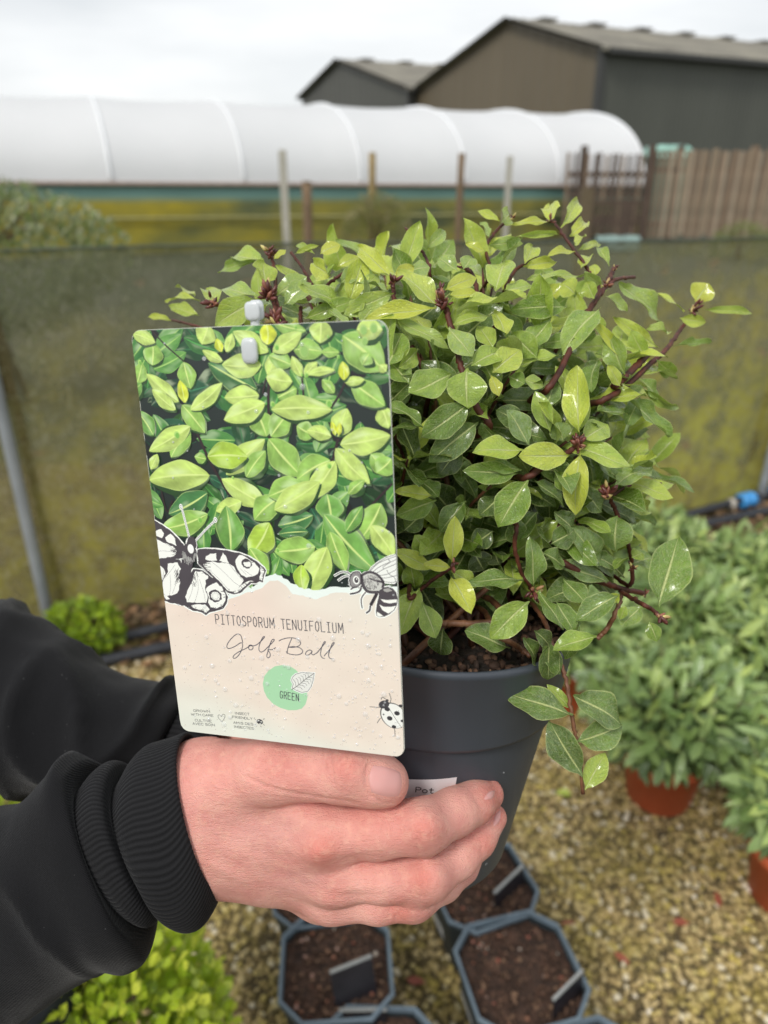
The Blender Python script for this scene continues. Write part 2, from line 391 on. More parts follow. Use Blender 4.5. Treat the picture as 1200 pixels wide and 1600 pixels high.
# red-brown dead leaves lying singly on the gravel
me_dead = [mesh('fallen_leaf', v, f, simple('fallen_leaf_red', (150, 78, 58), .6), True, uv=uv) for v, f, uv in PROTO_SMALL[:3]]
for i, (px, py, nm) in enumerate([(905, 1448, 'lying beside the stacked pots on the gravel'), (1078, 1442, 'lying at the middle right of the gravel'), (1118, 1392, 'lying near the right hand terracotta pot'), (985, 1508, 'lying low on the gravel right of the square pots'), (665, 1535, 'lying between the square pots')]):
    g = Gz(px, py, .012); a = random.uniform(0, 6.28)
    X, Y, Z, B = leaf_basis(g, g + np.array([math.cos(a), math.sin(a), .1]) * .035, [0.1, -.2, 1], .015)
    e = bpy.data.objects.new('fallen_leaf', me_dead[i % 3]); COL.objects.link(e)
    e.matrix_world = Matrix(((X[0], Y[0], Z[0], B[0]), (X[1], Y[1], Z[1], B[1]), (X[2], Y[2], Z[2], B[2]), (0, 0, 0, 1)))
    tag(e, 'small reddish dead leaf ' + nm, 'leaf', 'fallen leaves on the gravel')
e = empty('fallen_leaf', Gz(868, 1238, .012), 'pale green fallen leaf on the gravel under the hanging sprig', 'leaf')
g = Gz(868, 1238, .014); X = leaf_basis(g, g + np.array([.035, -.01, .004]), [0, -.2, 1], .02)
put_leaf('blade', mesh('fallen_green_leaf', *PROTO[2][:2], M_LEAF_O, True, uv=PROTO[2][2]), e, X, .7)

# ---- windbreak fence close behind
fence = empty('windbreak_fence', (F0[0], F0[1], 0), 'low algae stained green netting fence on metal posts behind the shrub', 'fence')
t = NT('windbreak_netting'); c = t.coord('Object')
mpn = t.n('ShaderNodeSeparateXYZ'); t.set(mpn.inputs[0], c); xs_, zs_ = mpn.outputs[0], mpn.outputs[2]
big = t.noise(c, 1.5, 5, .6, .3); mid = t.noise(c, 11, 5, .65); fine = t.noise(t.coord('Object', (1, 1, .7)), 70, 3, .7)
algae = t.math('ADD', t.math('MULTIPLY', big, .9), t.math('MULTIPLY', xs_, .11)); algae = t.math('SUBTRACT', algae, t.math('MULTIPLY', t.math('SUBTRACT', zs_, .50), .38))
col = t.ramp(algae, [(.22, (.14, .145, .075)), (.42, (.23, .205, .070)), (.58, (.34, .30, .050)), (.78, (.44, .42, .055))])
col = t.mix(t.ramp(mid, [(.42, 0), (.62, .6)]), col, (.125, .105, .060)); col = t.mix(t.ramp(fine, [(.50, 0), (.66, .55)]), col, (.44, .42, .28))
hzb = t.ramp(zs_, [(.90, 0), (1.0, .4)]); col = t.mix(hzb, col, (.085, .10, .088))
pk = t.noise(t.coord('Object', (1.2, 1.2, 3)), 5, 3); col = t.mix(t.ramp(t.math('ADD', pk, t.math('MULTIPLY', xs_, .03)), [(.70, 0), (.76, .5)]), col, (.36, .17, .10))
pb = t.pbr(col, .8, t.bump(t.math('ADD', fine, mid), .5, .004), Subsurface_Weight=0.0)
trp = t.n('ShaderNodeBsdfTransparent'); tl = t.n('ShaderNodeBsdfTranslucent'); t.set(tl.inputs[0], t.mix(.5, col, (.2, .22, .04)))
m1 = t.n('ShaderNodeMixShader'); m1.inputs[0].default_value = .25; t.set(m1.inputs[1], pb); t.set(m1.inputs[2], tl.outputs[0])
m2 = t.n('ShaderNodeMixShader'); t.set(m2.inputs[0], t.ramp(t.math('ADD', mid, t.math('MULTIPLY', zs_, .12)), [(.40, .14), (.68, .46)])); t.set(m2.inputs[1], m1.outputs[0]); t.set(m2.inputs[2], trp.outputs[0])
M_NET = t.done(m2.outputs[0])
ns, nz_ = 220, 34; vv = []
for s in np.linspace(-1.6, 6.5, ns):
    for h in np.linspace(0, 1, nz_):
        z = .0 + h * (1.13 - .012 * s + .008 * math.sin(s * 2.2))
        off = .018 * mnoise.noise(Vector((s * 2.2, h * 1.4, 1))) + .05 * (1 - h) * mnoise.noise(Vector((s * 1.1, 0, 7))) + .006 * mnoise.noise(Vector((s * 9, h * 3, 4)))
        p = fence_pt(s, off); vv.append((p[0], p[1], z))
part('netting', vv, np.array(grid_faces(ns, nz_)), M_NET, fence, True)
hem = [np.array([*fence_pt(s, .004 + .018 * mnoise.noise(Vector((s * 2.2, 1.4, 1)))), 1.13 - .012 * s + .008 * math.sin(s * 2.2)]) for s in np.linspace(-1.6, 6.5, 90)]
M_CORD = simple('dark_cord', (78, 88, 78), .7); part('top_cord', *tube(hem, .003, 6), M_CORD, fence, True)
M_GALV = simple('galvanised_steel', (156, 162, 168), .45, .18, 9, .15, .001, Metallic=.35)
M_TIMB = simple('weathered_timber', (118, 96, 52), .85, .3, 14, .6, .003)
M_TIMBD = simple('dark_weathered_timber', (84, 70, 58), .9, .3, 10, .6, .004)
def post(px, py, lean, r, hgt, mat, nm='post', off=.05, square=0):
    g = Gz(px, py, 0); top = g + np.array([lean, 0, hgt])
    if square:
        X = nrm([FDn[0], FDn[1], 0]); Z = nrm(top - g); Yv = np.cross(Z, X); Rm = np.stack([X, Yv, Z], 1); mb = MB(); mb.box((g + top) / 2, r * 2, r * 1.4, hgt + .1, Rm); return mb.build(nm, mat, fence)
    return part(nm, *tube([g + (top - g) * q for q in np.linspace(-.05, 1, 8)], r, 14), mat, fence, True)
post(80, 985, 0.0, .017, 1.22, M_GALV); post(1184, 792, 0.02, .017, 1.25, M_GALV)
post(104, 968, -.02, .011, 1.1, M_TIMB, 'batten', square=1); post(1160, 772, .02, .012, .75, M_TIMBD, 'batten', square=1); post(1172, 778, .03, .013, .62, M_TIMB, 'batten', square=1)
for s in (-1.4, 5.2):
    g = fence_pt(s, .03); part('post', *tube([(g[0], g[1], z) for z in np.linspace(-.05, 1.2, 4)], .017, 14), M_GALV, fence, True)

# ---- irrigation pipes
M_PIPE = simple('black_pipe', (42, 44, 50), .38, .2, 12, .1, .001); M_BLUE = simple('blue_connector_plastic', (70, 150, 215), .4, .1)
def pipe(pts, r, z, label, nm='irrigation_pipe'):
    w_ = np.array([Gz(px, py, z) for px, py in pts]); w_[:, 2] = z; path = smooth_path(w_, 60)
    path[:, 2] += .004 * np.sin(np.arange(60) * .4)
    o = empty(nm, path[0], label, 'pipe', 'black pipes along the fence'); part('pipe_run', *tube(path, r, 14), M_PIPE, o, True); return o, path
p1, path1 = pipe([(-420, 1085), (-200, 1055), (180, 998), (420, 942), (700, 893), (1000, 823), (1165, 781), (1420, 728)], .016, .05, 'upper black irrigation pipe with blue connectors running along the netting foot')
p2, _ = pipe([(-420, 1120), (-150, 1090), (190, 1027), (420, 978), (700, 915), (1000, 845), (1110, 818), (1420, 752)], .019, .022, 'lower black irrigation pipe lying on the ground along the netting foot')
def connector(px, py, ln, r):
    a = Gz(px, py, .05); d = nrm(path1[42] - path1[38]); mb = MB()
    prof = [(-.5, .7), (-.5, 1.0), (-.22, 1.12), (-.18, .95), (.18, .95), (.22, 1.12), (.5, 1.0), (.5, .7)]
    pts = np.array([a + d * (q * ln) for q, _ in prof]); v, f = tube(pts + np.arange(8)[:, None] * 1e-6 * d, [r * q for _, q in prof], 16)
    part('connector', v, f, M_BLUE, p1, True)
    for i in range(10):
        pass
connector(1166, 781, .075, .030); connector(1215, 768, .06, .028)
v, f = tube([Gz(1143, 787, .05) - nrm(path1[42] - path1[38]) * .012, Gz(1143, 787, .05) + nrm(path1[42] - path1[38]) * .006], .024, 14); part('clamp_ring', v, f, simple('pale_plastic', (176, 170, 160), .5), p1, True)

# ---- polytunnel
KD = np.array([1.997, .857]); A0 = np.array([-4.41, 13.05]); Kl = np.linalg.norm(KD); Dn = KD / Kl; Nn = np.array([-Dn[1], Dn[0]])
tun = empty('polytunnel', (A0[0], A0[1], 0), 'long white polytunnel with arched hoops and algae stained side curtain', 'polytunnel')
t = NT('tunnel_film'); c = t.coord('Object'); n1 = t.noise(c, .5, 4); n2 = t.noise(c, 3, 4)
col = t.mix(t.ramp(n1, [(.3, 0), (.7, 1)]), (.78, .79, .80), (.84, .845, .855)); tl = t.n('ShaderNodeBsdfTranslucent'); tl.inputs[0].default_value = (.92, .93, .94, 1)
pb = t.pbr(col, .35, t.bump(n2, .15, .03)); ms = t.n('ShaderNodeMixShader'); ms.inputs[0].default_value = .25; t.set(ms.inputs[1], pb); t.set(ms.inputs[2], tl.outputs[0]); M_FILM = t.done(ms.outputs[0])
M_HOOPF = simple('film_over_hoop', (226, 228, 230), .3, .02, 2, 0)
def z_edge(k): return 1.10 - .026 * (k - 0)
def tun_pt(k, th, sag):                     # th 0 near edge .. pi far edge
    w2 = 2.6; r = 1 - sag; zc = z_edge(k)
    q = A0 + KD * k + Nn * (w2 - w2 * math.copysign(abs(math.cos(th)) ** .9, math.cos(th)) * r)
    return np.array([q[0], q[1], zc + (2.5 - zc) * math.sin(th) ** .92 * r])
for k0 in range(-4, 5):
    vv = []; nk, nth = 9, 29
    for i in range(nk):
        q = i / (nk - 1); sag = .028 * math.sin(math.pi * q)
        for j in range(nth): vv.append(tun_pt(k0 + q, math.pi * j / (nth - 1), sag))
    part('film_panel', vv, np.array(grid_faces(nk, nth)), M_FILM, tun, True)
for k0 in range(-4, 6):
    pts = [tun_pt(k0, math.pi * j / 40, -.004) for j in range(41)]
    part('hoop', *tube(pts, .027, 10), M_HOOPF, tun, True)
# end wall, far right, arched film with a door frame
e_pts = [tun_pt(5.0, math.pi * j / 28, .004) for j in range(29)]; b0 = np.array([*(A0 + KD * 5), 0]); b1 = np.array([*(A0 + KD * 5 + Nn * 5.2), 0])
part('end_wall', [b0] + e_pts + [b1], [tuple(range(31))], M_FILM, tun)
t = NT('side_curtain'); c = t.coord('Object'); sp = t.n('ShaderNodeSeparateXYZ'); t.set(sp.inputs[0], c)
hz = sp.outputs[2]; n1 = t.noise(t.coord('Object', (.5, .5, 1.1)), 1.1, 5, .6)
teal = (.13, .25, .22); ol = t.ramp(t.math('SUBTRACT', n1, t.math('MULTIPLY', sp.outputs[0], .020)), [(.26, (.09, .11, .05)), (.44, (.25, .22, .03)), (.62, (.42, .33, .014))])
band = t.ramp(t.math('ADD', hz, t.math('MULTIPLY', sp.outputs[0], .013)), [(0, (0, 0, 0)), (.80, (0, 0, 0)), (.92, (1, 1, 1)), (1, (1, 1, 1))])
col = t.mix(band, ol, teal); M_CURT = t.done(t.pbr(col, .5, t.bump(n1, .3, .03)))
vv = []
for i in range(61):
    k = -4 + 9 * i / 60
    for h in np.linspace(0, 1, 9):
        q = A0 + KD * k - Nn * (.02 + .03 * math.sin(k * 9) * (1 - h)); vv.append((q[0], q[1], h * (z_edge(k) - .03)))
part('side_curtain', vv, np.array(grid_faces(61, 9)), M_CURT, tun, True)
rail = [np.array([*(A0 + KD * k - Nn * .05), z_edge(k)]) for k in np.linspace(-4, 5, 10)]
part('edge_rail', *tube(rail, .035, 8), simple('rusty_rail', (150, 132, 120), .6), tun, True)
rail = [np.array([*(A0 + KD * k - Nn * .09), z_edge(k) - .52]) for k in np.linspace(-4, 5, 10)]
part('curtain_rail', *tube(rail, .022, 8), simple('pale_rail', (150, 146, 96), .6), tun, True)

# ---- barns
def wallmat(nm, rgb, var=.06):
    t = NT(nm); c = t.coord('Object'); w_ = t.wave(t.coord('Object', (1, 1, 0)), 1.6, 0, dirn='DIAGONAL'); a = lin(rgb); n1 = t.noise(t.coord('Object', (.3, .3, .08)), 1.2, 4)
    col = t.ramp(n1, [(.3, tuple(x * (1 - var * 2) for x in a)), (.7, tuple(x * (1 + var * 2) for x in a))]); return t.done(t.pbr(col, .55, t.bump(w_, .5, .05)))
M_WG = wallmat('olive_sheet_cladding', (98, 88, 70)); M_WS = wallmat('grey_green_sheet_cladding', (80, 82, 74)); M_WSM = wallmat('dark_sheet_cladding', (74, 74, 68))
t = NT('fibre_cement_roof'); c = t.coord('Object'); n1 = t.noise(c, .4, 6, .65); n2 = t.noise(c, 3, 5)
col = t.ramp(n1, [(.3, (.12, .11, .095)), (.5, (.22, .205, .175)), (.72, (.30, .28, .22))]); col = t.mix(t.math('MULTIPLY', n2, .5), col, (.14, .135, .10)); M_ROOF = t.done(t.pbr(col, .9, t.bump(n2, .4, .05)))
M_TRIM = simple('dark_trim', (58, 58, 56), .5, .1); M_CLEAR = simple('roof_light', (176, 176, 160), .4, .1)
SD = np.array([.894, .447]); GD = np.array([-.447, .894])
def P3(q, z): return np.array([q[0], q[1], z])
def barn(label, corner, hw, hw2, ze, za, ze2, length, mg, ms_):
    o = empty('barn', P3(corner, 0), label, 'barn'); corner = np.asarray(corner, float)
    ap = corner + GD * hw; fr = corner + GD * (hw + hw2); Ls = SD * length
    part('gable_wall', [P3(corner, 0), P3(corner, ze), P3(ap, za), P3(fr, ze2), P3(fr, 0)], [(0, 1, 2, 3, 4)], mg, o)
    part('gable_wall', [P3(corner + Ls, 0), P3(corner + Ls, ze), P3(ap + Ls, za), P3(fr + Ls, ze2), P3(fr + Ls, 0)], [(4, 3, 2, 1, 0)], mg, o)
    part('side_wall', [P3(corner, 0), P3(corner + Ls, 0), P3(corner + Ls, ze), P3(corner, ze)], [(0, 1, 2, 3)], ms_, o)
    part('side_wall', [P3(fr, 0), P3(fr + Ls, 0), P3(fr + Ls, ze2), P3(fr, ze2)], [(3, 2, 1, 0)], ms_, o)
    # corrugated roof sheets: real waves across the slope, 12 cm thick slab with overhang
    for (e, z_e, sg) in ((corner, ze, -1), (fr, ze2, 1)):
        nn = int(length / .5); vv = []; over = (e - ap) / np.linalg.norm(e - ap); z0, z1 = za + .12, z_e + .12 - .03
        for i in range(nn * 4 + 1):
            b = ap - SD * .35 + SD * ((length + .7) * i / (nn * 4)); cz = .05 * math.cos(i * math.pi / 2)
            q = e - ap + over * .35; vv += [P3(b, z0 + cz), P3(b + q, z1 - .09 + cz), P3(b + q, z1 - .22), P3(b, z0 - .12)]
        ff = []
        for i in range(nn * 4):
            for j in range(4): a_, b_ = i * 4 + j, i * 4 + (j + 1) % 4; ff.append((a_, b_, b_ + 4, a_ + 4))
        part('roof', vv, ff, M_ROOF, o)
    for i in range(int(length / 3.1)):
        b = ap + SD * (2 + i * 3.1); mb = MB(); mb.box(P3(b, za + .17), .9, 1.0, .09, np.stack([P3(SD, 0), P3(GD, 0), np.array([0, 0, 1.])], 1)); mb.build('ridge_vent', M_ROOF, o)
    mb = MB(); mb.box(P3(corner - SD * .08 - GD * .08, ze / 2), .28, .28, ze + .1, np.stack([P3(SD, 0), P3(GD, 0), np.array([0, 0, 1.])], 1)); mb.build('corner_trim', M_TRIM, o)
    mb = MB(); mb.box(P3(corner + Ls / 2 - GD * .42, ze - .12), length, .2, .2, np.stack([P3(SD, 0), P3(GD, 0), np.array([0, 0, 1.])], 1)); mb.build('gutter', M_TRIM, o)
    return o
barn('large olive and grey clad barn standing behind the paling fence', (9.11, 35.9), 6.8, 9.5, 5.87, 7.75, 5.44, 34, M_WG, M_WS)
barn('smaller dark barn with brown roof standing left of the large barn', (1.5, 50.0), 10.2, 7.5, 5.65, 8.06, 6.37, 26, M_WSM, M_WSM)

# ---- paling fence (right)
pf = empty('paling_fence', (3.6, 15.9, 0), 'weathered brown timber paling fence in front of the large barn', 'fence')
M_PAL = [simple('paling_%s' % n_, c_, .9, .25, 3, .5, .01) for n_, c_ in (('brown', (124, 106, 88)), ('grey', (140, 124, 104)), ('dark', (84, 70, 60)), ('pale', (156, 140, 120)))]
def pal_x(px): return (px - 600) / 1250.0
pal_me = {}
def picket(x, y, wd, z0, z1, mi, par=None):
    key = (round(wd, 3), round(z1 - z0, 2), mi)
    if key not in pal_me:
        h = z1 - z0; vv = [(-wd / 2, -.01, 0), (wd / 2, -.01, 0), (wd / 2, .01, 0), (-wd / 2, .01, 0), (-wd / 2, -.01, h - .02), (wd / 2, -.01, h - .02), (wd / 2, .01, h - .02), (-wd / 2, .01, h - .02), (0, -.01, h), (0, .01, h)]
        pal_me[key] = mesh('picket', vv, [(0, 3, 2, 1), (0, 1, 5, 4), (1, 2, 6, 5), (2, 3, 7, 6), (3, 0, 4, 7), (4, 5, 8), (7, 9, 6), (5, 6, 9, 8), (4, 8, 9, 7)], M_PAL[mi])
    o = link('picket', pal_me[key], par or pf, (x - 3.6, y - 15.9, z0)); o.rotation_euler = (random.gauss(0, .01), random.gauss(0, .012), 0)
Yf = 15.9
x = 15.9 * pal_x(886); i = 0
while x < Yf * pal_x(1003):
    picket(x, Yf, .065, .05, 1.60 + random.choice((-.02, 0, .02)), 2 if i % 3 else 0); x += .116; i += 1
x = Yf * pal_x(1010)
while x < Yf * pal_x(1330):
    wd = .070 if x < Yf * pal_x(1060) else .078
    picket(x, Yf, wd, .05 if random.random() < .8 else .12, 1.66 + random.choice((-.02, 0, .02)), random.choice((0, 1, 1, 3, 1, 3, 0, 0))); x += wd + (.03 if x < Yf * pal_x(1060) else .016)
for z_ in (1.22, .86, .42):
    mb = MB(); mb.box(((Yf * (pal_x(886) + pal_x(1003))) / 2, Yf + .04, z_), Yf * (pal_x(1003) - pal_x(886)), .05, .09); mb.build('rail', M_PAL[2], pf)
for z_ in (1.3, .3):
    mb = MB(); mb.box(((Yf * (pal_x(1010) + pal_x(1330))) / 2, Yf + .045, z_), Yf * (pal_x(1330) - pal_x(1010)), .05, .09); mb.build('rail', M_PAL[2], pf)
for px in (908, 1007, 1056, 1170, 1300):
    mb = MB(); mb.box((Yf * pal_x(px), Yf + (-.08 if px in (1007,) else .12), .86), .12, .12, 1.74); mb.build('post', M_PAL[2] if px != 1170 else M_PAL[0], pf)
# slatted screen below, nearer
scr = empty('pallet_screen', (4.0, 14.4, 0), 'dark slatted pallet screen standing in front of the palings', 'screen')
for i in range(8):
    mb = MB(); mb.box((14.4 * pal_x(942 + i * 8), 14.4, .42), .055, .02, .78); mb.build('slat', M_PAL[2], scr)
for z_ in (.1, .42, .78):
    mb = MB(); mb.box((14.4 * pal_x(969), 14.43, z_), .78, .03, .07); mb.build('rail', M_PAL[2], scr)
bx = empty('low_frame_cover', (14 * pal_x(968), 14.0, 0), 'pale teal sheet lying at the foot of the slatted screen', 'cover')
nx_, vv = 12, []
for i in range(nx_):
    for j in range(5): vv.append((14 * pal_x(936) + i * .07, 13.8 + j * .08, .13 + .02 * math.sin(i * 1.3 + j) + (.10 if 1 <= j <= 3 else 0)))
part('sheet', vv, grid_faces(nx_, 5), simple('teal_sheet', (128, 152, 146), .5), bx, True)
vv2 = [(14 * pal_x(936), 13.8, 0), (14 * pal_x(936) + .77, 13.8, 0), (14 * pal_x(936) + .77, 13.8, .12), (14 * pal_x(936), 13.8, .12)]; part('front_board', vv2, [(0, 1, 2, 3)], simple('teal_sheet_dull', (112, 134, 130), .5), bx)
# teal covered stack behind the palings
tk = empty('covered_stack', (19 * pal_x(1032), 19, 0), 'teal sheeted stack showing over the palings below the barn', 'stack')
mb = MB(); mb.box((19 * pal_x(1032), 19, .85), .92, .8, 1.7); mb.build('crate', simple('teal_net', (92, 122, 108), .7, .25, 2), tk)
vv = []
for i in range(13):
    for j in range(7):
        u, v = i / 12, j / 6; x = 19 * pal_x(1032) + (u - .5) * 1.04; y = 19 + (v - .5) * .9
        edge = max(abs(u - .5), abs(v - .5)) * 2; vv.append((x, y, 1.72 + .09 * (1 - edge ** 4) + .012 * math.sin(u * 17 + v * 6) - (.16 if edge > .99 else 0)))
part('cover_sheet', vv, grid_faces(13, 7), simple('pale_teal_sheet', (142, 186, 172), .4, .15, 3), tk, True)

# ---- middle distance stakes
def stake(px, top_py, Y, wd, mat, label, nm='fence_post', base=0, round_=True):
    xr = (px - 600) / (FPX * math.cos(PITCH) + (800 - top_py) * math.sin(PITCH)); dz = ((800 - top_py) * math.cos(PITCH) - FPX * math.sin(PITCH)) / (FPX * math.cos(PITCH) + (800 - top_py) * math.sin(PITCH))
    x = xr * Y; zt = 1.32 + dz * Y; wd *= .8; o = empty(nm, (x, Y, 0), label, 'post', 'posts standing between netting and polytunnel')
    if round_:
        v, f = tube([(x + .002 * i, Y, z) for i, z in enumerate(np.linspace(-.1, zt, 7))], wd / 2, 12); part('shaft', v, f, mat, o, True)
        part('top_cap', *tube([(x + .012, Y, zt), (x + .012, Y, zt + .012)], [wd / 2 * 1.04, wd / 2 * .8], 12), mat, o, True)
    else:
        mb = MB(); mb.box((x, Y, zt / 2), wd, wd * .7, zt); mb.build('shaft', mat, o); mb = MB(); mb.box((x, Y, zt + .008), wd * .9, wd * .6, .016); mb.build('top_cap', mat, o)
M_PG = simple('pale_grey_post', (172, 168, 156), .8, .15); M_PB = simple('brown_post', (118, 98, 76), .9, .2)
stake(441, 237, 8.4, .095, M_PG, 'pale grey square post rising left of the brown round post', round_=False)
stake(477, 285, 7.6, .115, M_PB, 'thick brown round post right of the tall pale post')
stake(580, 240, 9.2, .10, simple('ochre_post', (144, 124, 84), .9), 'ochre brown post standing in the dry bush')
stake(720, 241, 9.4, .10, M_PB, 'dark brown post between dry bush and thin grey post')
stake(797, 246, 9.8, .085, M_PG, 'thin pale grey post nearest the paling fence', round_=False)
stake(918, 296, 9.0, .17, simple('dull_brown_board', (98, 86, 66), .9), 'broad dull brown board post left of the slatted screen', round_=False)

# ---- bushes in the middle distance
def bush(name, label, cat, c, R, n, ll, lw, mat, protos, tone=(.2, .9), group=None, upd=.6, blue=0, trunk=True, mp_=0, mato=None, shell=.45):
    c = np.asarray(c, float); R = np.asarray(R, float); o = empty(name, (c[0], c[1], 0), label, cat, group); items = []
    lump = [(nrm(RNG.normal(size=3)), RNG.uniform(.7, 1.12)) for _ in range(14)]
    for i in range(n):
        d = nrm(RNG.normal(size=3)); r = RNG.uniform(shell, 1) ** .5
        k = 1.0
        for ld, lk in lump: k += (lk - 1) * max(0, d @ ld) ** 6
        p = c + d * R * r * k
        if p[2] < .01: continue
        X = nrm(d * .8 + np.array([0, 0, upd]) + RNG.normal(size=3) * .45); l_ = ll * RNG.uniform(.6, 1.25)
        bas = leaf_basis(p, p + X * l_, d * .5 + np.array([0, -.2, .8]) + RNG.normal(size=3) * .4, lw * RNG.uniform(.7, 1.2))
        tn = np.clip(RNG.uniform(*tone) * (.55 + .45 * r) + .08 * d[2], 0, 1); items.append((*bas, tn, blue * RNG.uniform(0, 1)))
    sc = [-(it[3][1]) * .6 + it[3][2] for it in items]; order = np.argsort(sc)[::-1]
    if mp_:
        mm = proto_meshes(protos, 'leaf', mato)
        for q, i in enumerate(order[:mp_]): put_leaf('leaf', mm[q % len(mm)], o, items[i][:4], items[i][4], items[i][5])
        rest = [items[i] for i in order[mp_:]]
    else: rest = items
    leaf_mass('foliage', rest, protos, mat, o)
    if trunk:
        mb = MB()
        for i in range(9):
            d = nrm([RNG.normal() * .5, RNG.normal() * .5, 1]); pts = [np.array([c[0], c[1], 0]) + np.array([RNG.normal() * .02, RNG.normal() * .02, 0]) * R[0] * 4]
            pts += [c + d * R * q for q in (.1, .5, .85)]; mb.tube(smooth_path(pts, 8), np.linspace(.012, .003, 8) * max(1, R[0] * 2), 6)
        mb.build('stems', simple(name + '_stem', (86, 68, 48), .85), o, True)
    return o
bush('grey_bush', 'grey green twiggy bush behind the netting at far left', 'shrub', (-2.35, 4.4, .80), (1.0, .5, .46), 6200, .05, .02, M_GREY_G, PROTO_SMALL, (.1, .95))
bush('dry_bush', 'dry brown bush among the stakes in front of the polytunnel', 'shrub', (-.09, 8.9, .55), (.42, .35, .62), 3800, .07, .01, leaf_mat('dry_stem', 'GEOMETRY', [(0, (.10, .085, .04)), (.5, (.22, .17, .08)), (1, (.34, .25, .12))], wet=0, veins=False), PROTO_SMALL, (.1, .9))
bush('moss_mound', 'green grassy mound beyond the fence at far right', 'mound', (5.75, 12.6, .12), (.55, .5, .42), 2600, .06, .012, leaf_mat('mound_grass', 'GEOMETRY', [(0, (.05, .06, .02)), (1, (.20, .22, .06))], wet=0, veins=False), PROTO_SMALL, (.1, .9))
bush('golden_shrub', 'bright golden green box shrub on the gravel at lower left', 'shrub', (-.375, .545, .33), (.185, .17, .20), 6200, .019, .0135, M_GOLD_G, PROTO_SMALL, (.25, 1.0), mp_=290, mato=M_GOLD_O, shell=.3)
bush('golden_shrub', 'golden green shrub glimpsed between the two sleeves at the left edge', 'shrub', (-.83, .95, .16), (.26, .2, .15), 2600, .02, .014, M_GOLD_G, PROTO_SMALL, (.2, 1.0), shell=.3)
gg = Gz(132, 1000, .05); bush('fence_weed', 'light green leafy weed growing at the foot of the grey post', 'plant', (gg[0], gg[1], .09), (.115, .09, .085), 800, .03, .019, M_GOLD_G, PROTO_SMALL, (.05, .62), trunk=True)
# ================================================================== SQUARE NURSERY POTS
M_POTB = simple('dark_nursery_plastic', (44, 52, 56), .5, .2, 14, .15, .001); M_RIMB = simple('grey_rim_plastic', (94, 108, 118), .42, .2, 30, .2, .001)
M_STRIP = simple('white_sticker', (205, 208, 210), .5, .05); M_TAGD = simple('dark_tag_print', (34, 32, 36), .35, .3, 30, .1); M_TAGE = simple('tag_edge', (150, 152, 150), .4, .1)
t = NT('compost_top'); c = t.coord('Object'); a = t.noise(c, 55, 6, .7); vz = t.voro(c, 130)
col = t.ramp(a, [(.3, (.020, .011, .007)), (.5, (.055, .028, .017)), (.68, (.11, .055, .034))]); M_SOIL = t.done(t.pbr(col, .9, t.bump(t.math('ADD', a, vz), 1.0, .006)))
t = NT('compost_bits'); tn = t.attr('tone'); col = t.ramp(tn, [(0, (.03, .016, .01)), (.6, (.12, .06, .035)), (.90, (.22, .13, .075)), (.97, (.30, .09, .055)), (1, (.45, .40, .33))]); M_BITS = t.done(t.pbr(col, .8))
def ring8(w, ch, z, R, c):
    h = w / 2; k = h - ch; pts = [(h, -k), (h, k), (k, h), (-k, h), (-h, k), (-h, -k), (-k, -h), (k, -h)]
    return [np.array([c[0], c[1], 0]) + R @ np.array([x, y, 0]) + np.array([0, 0, z]) for x, y in pts]
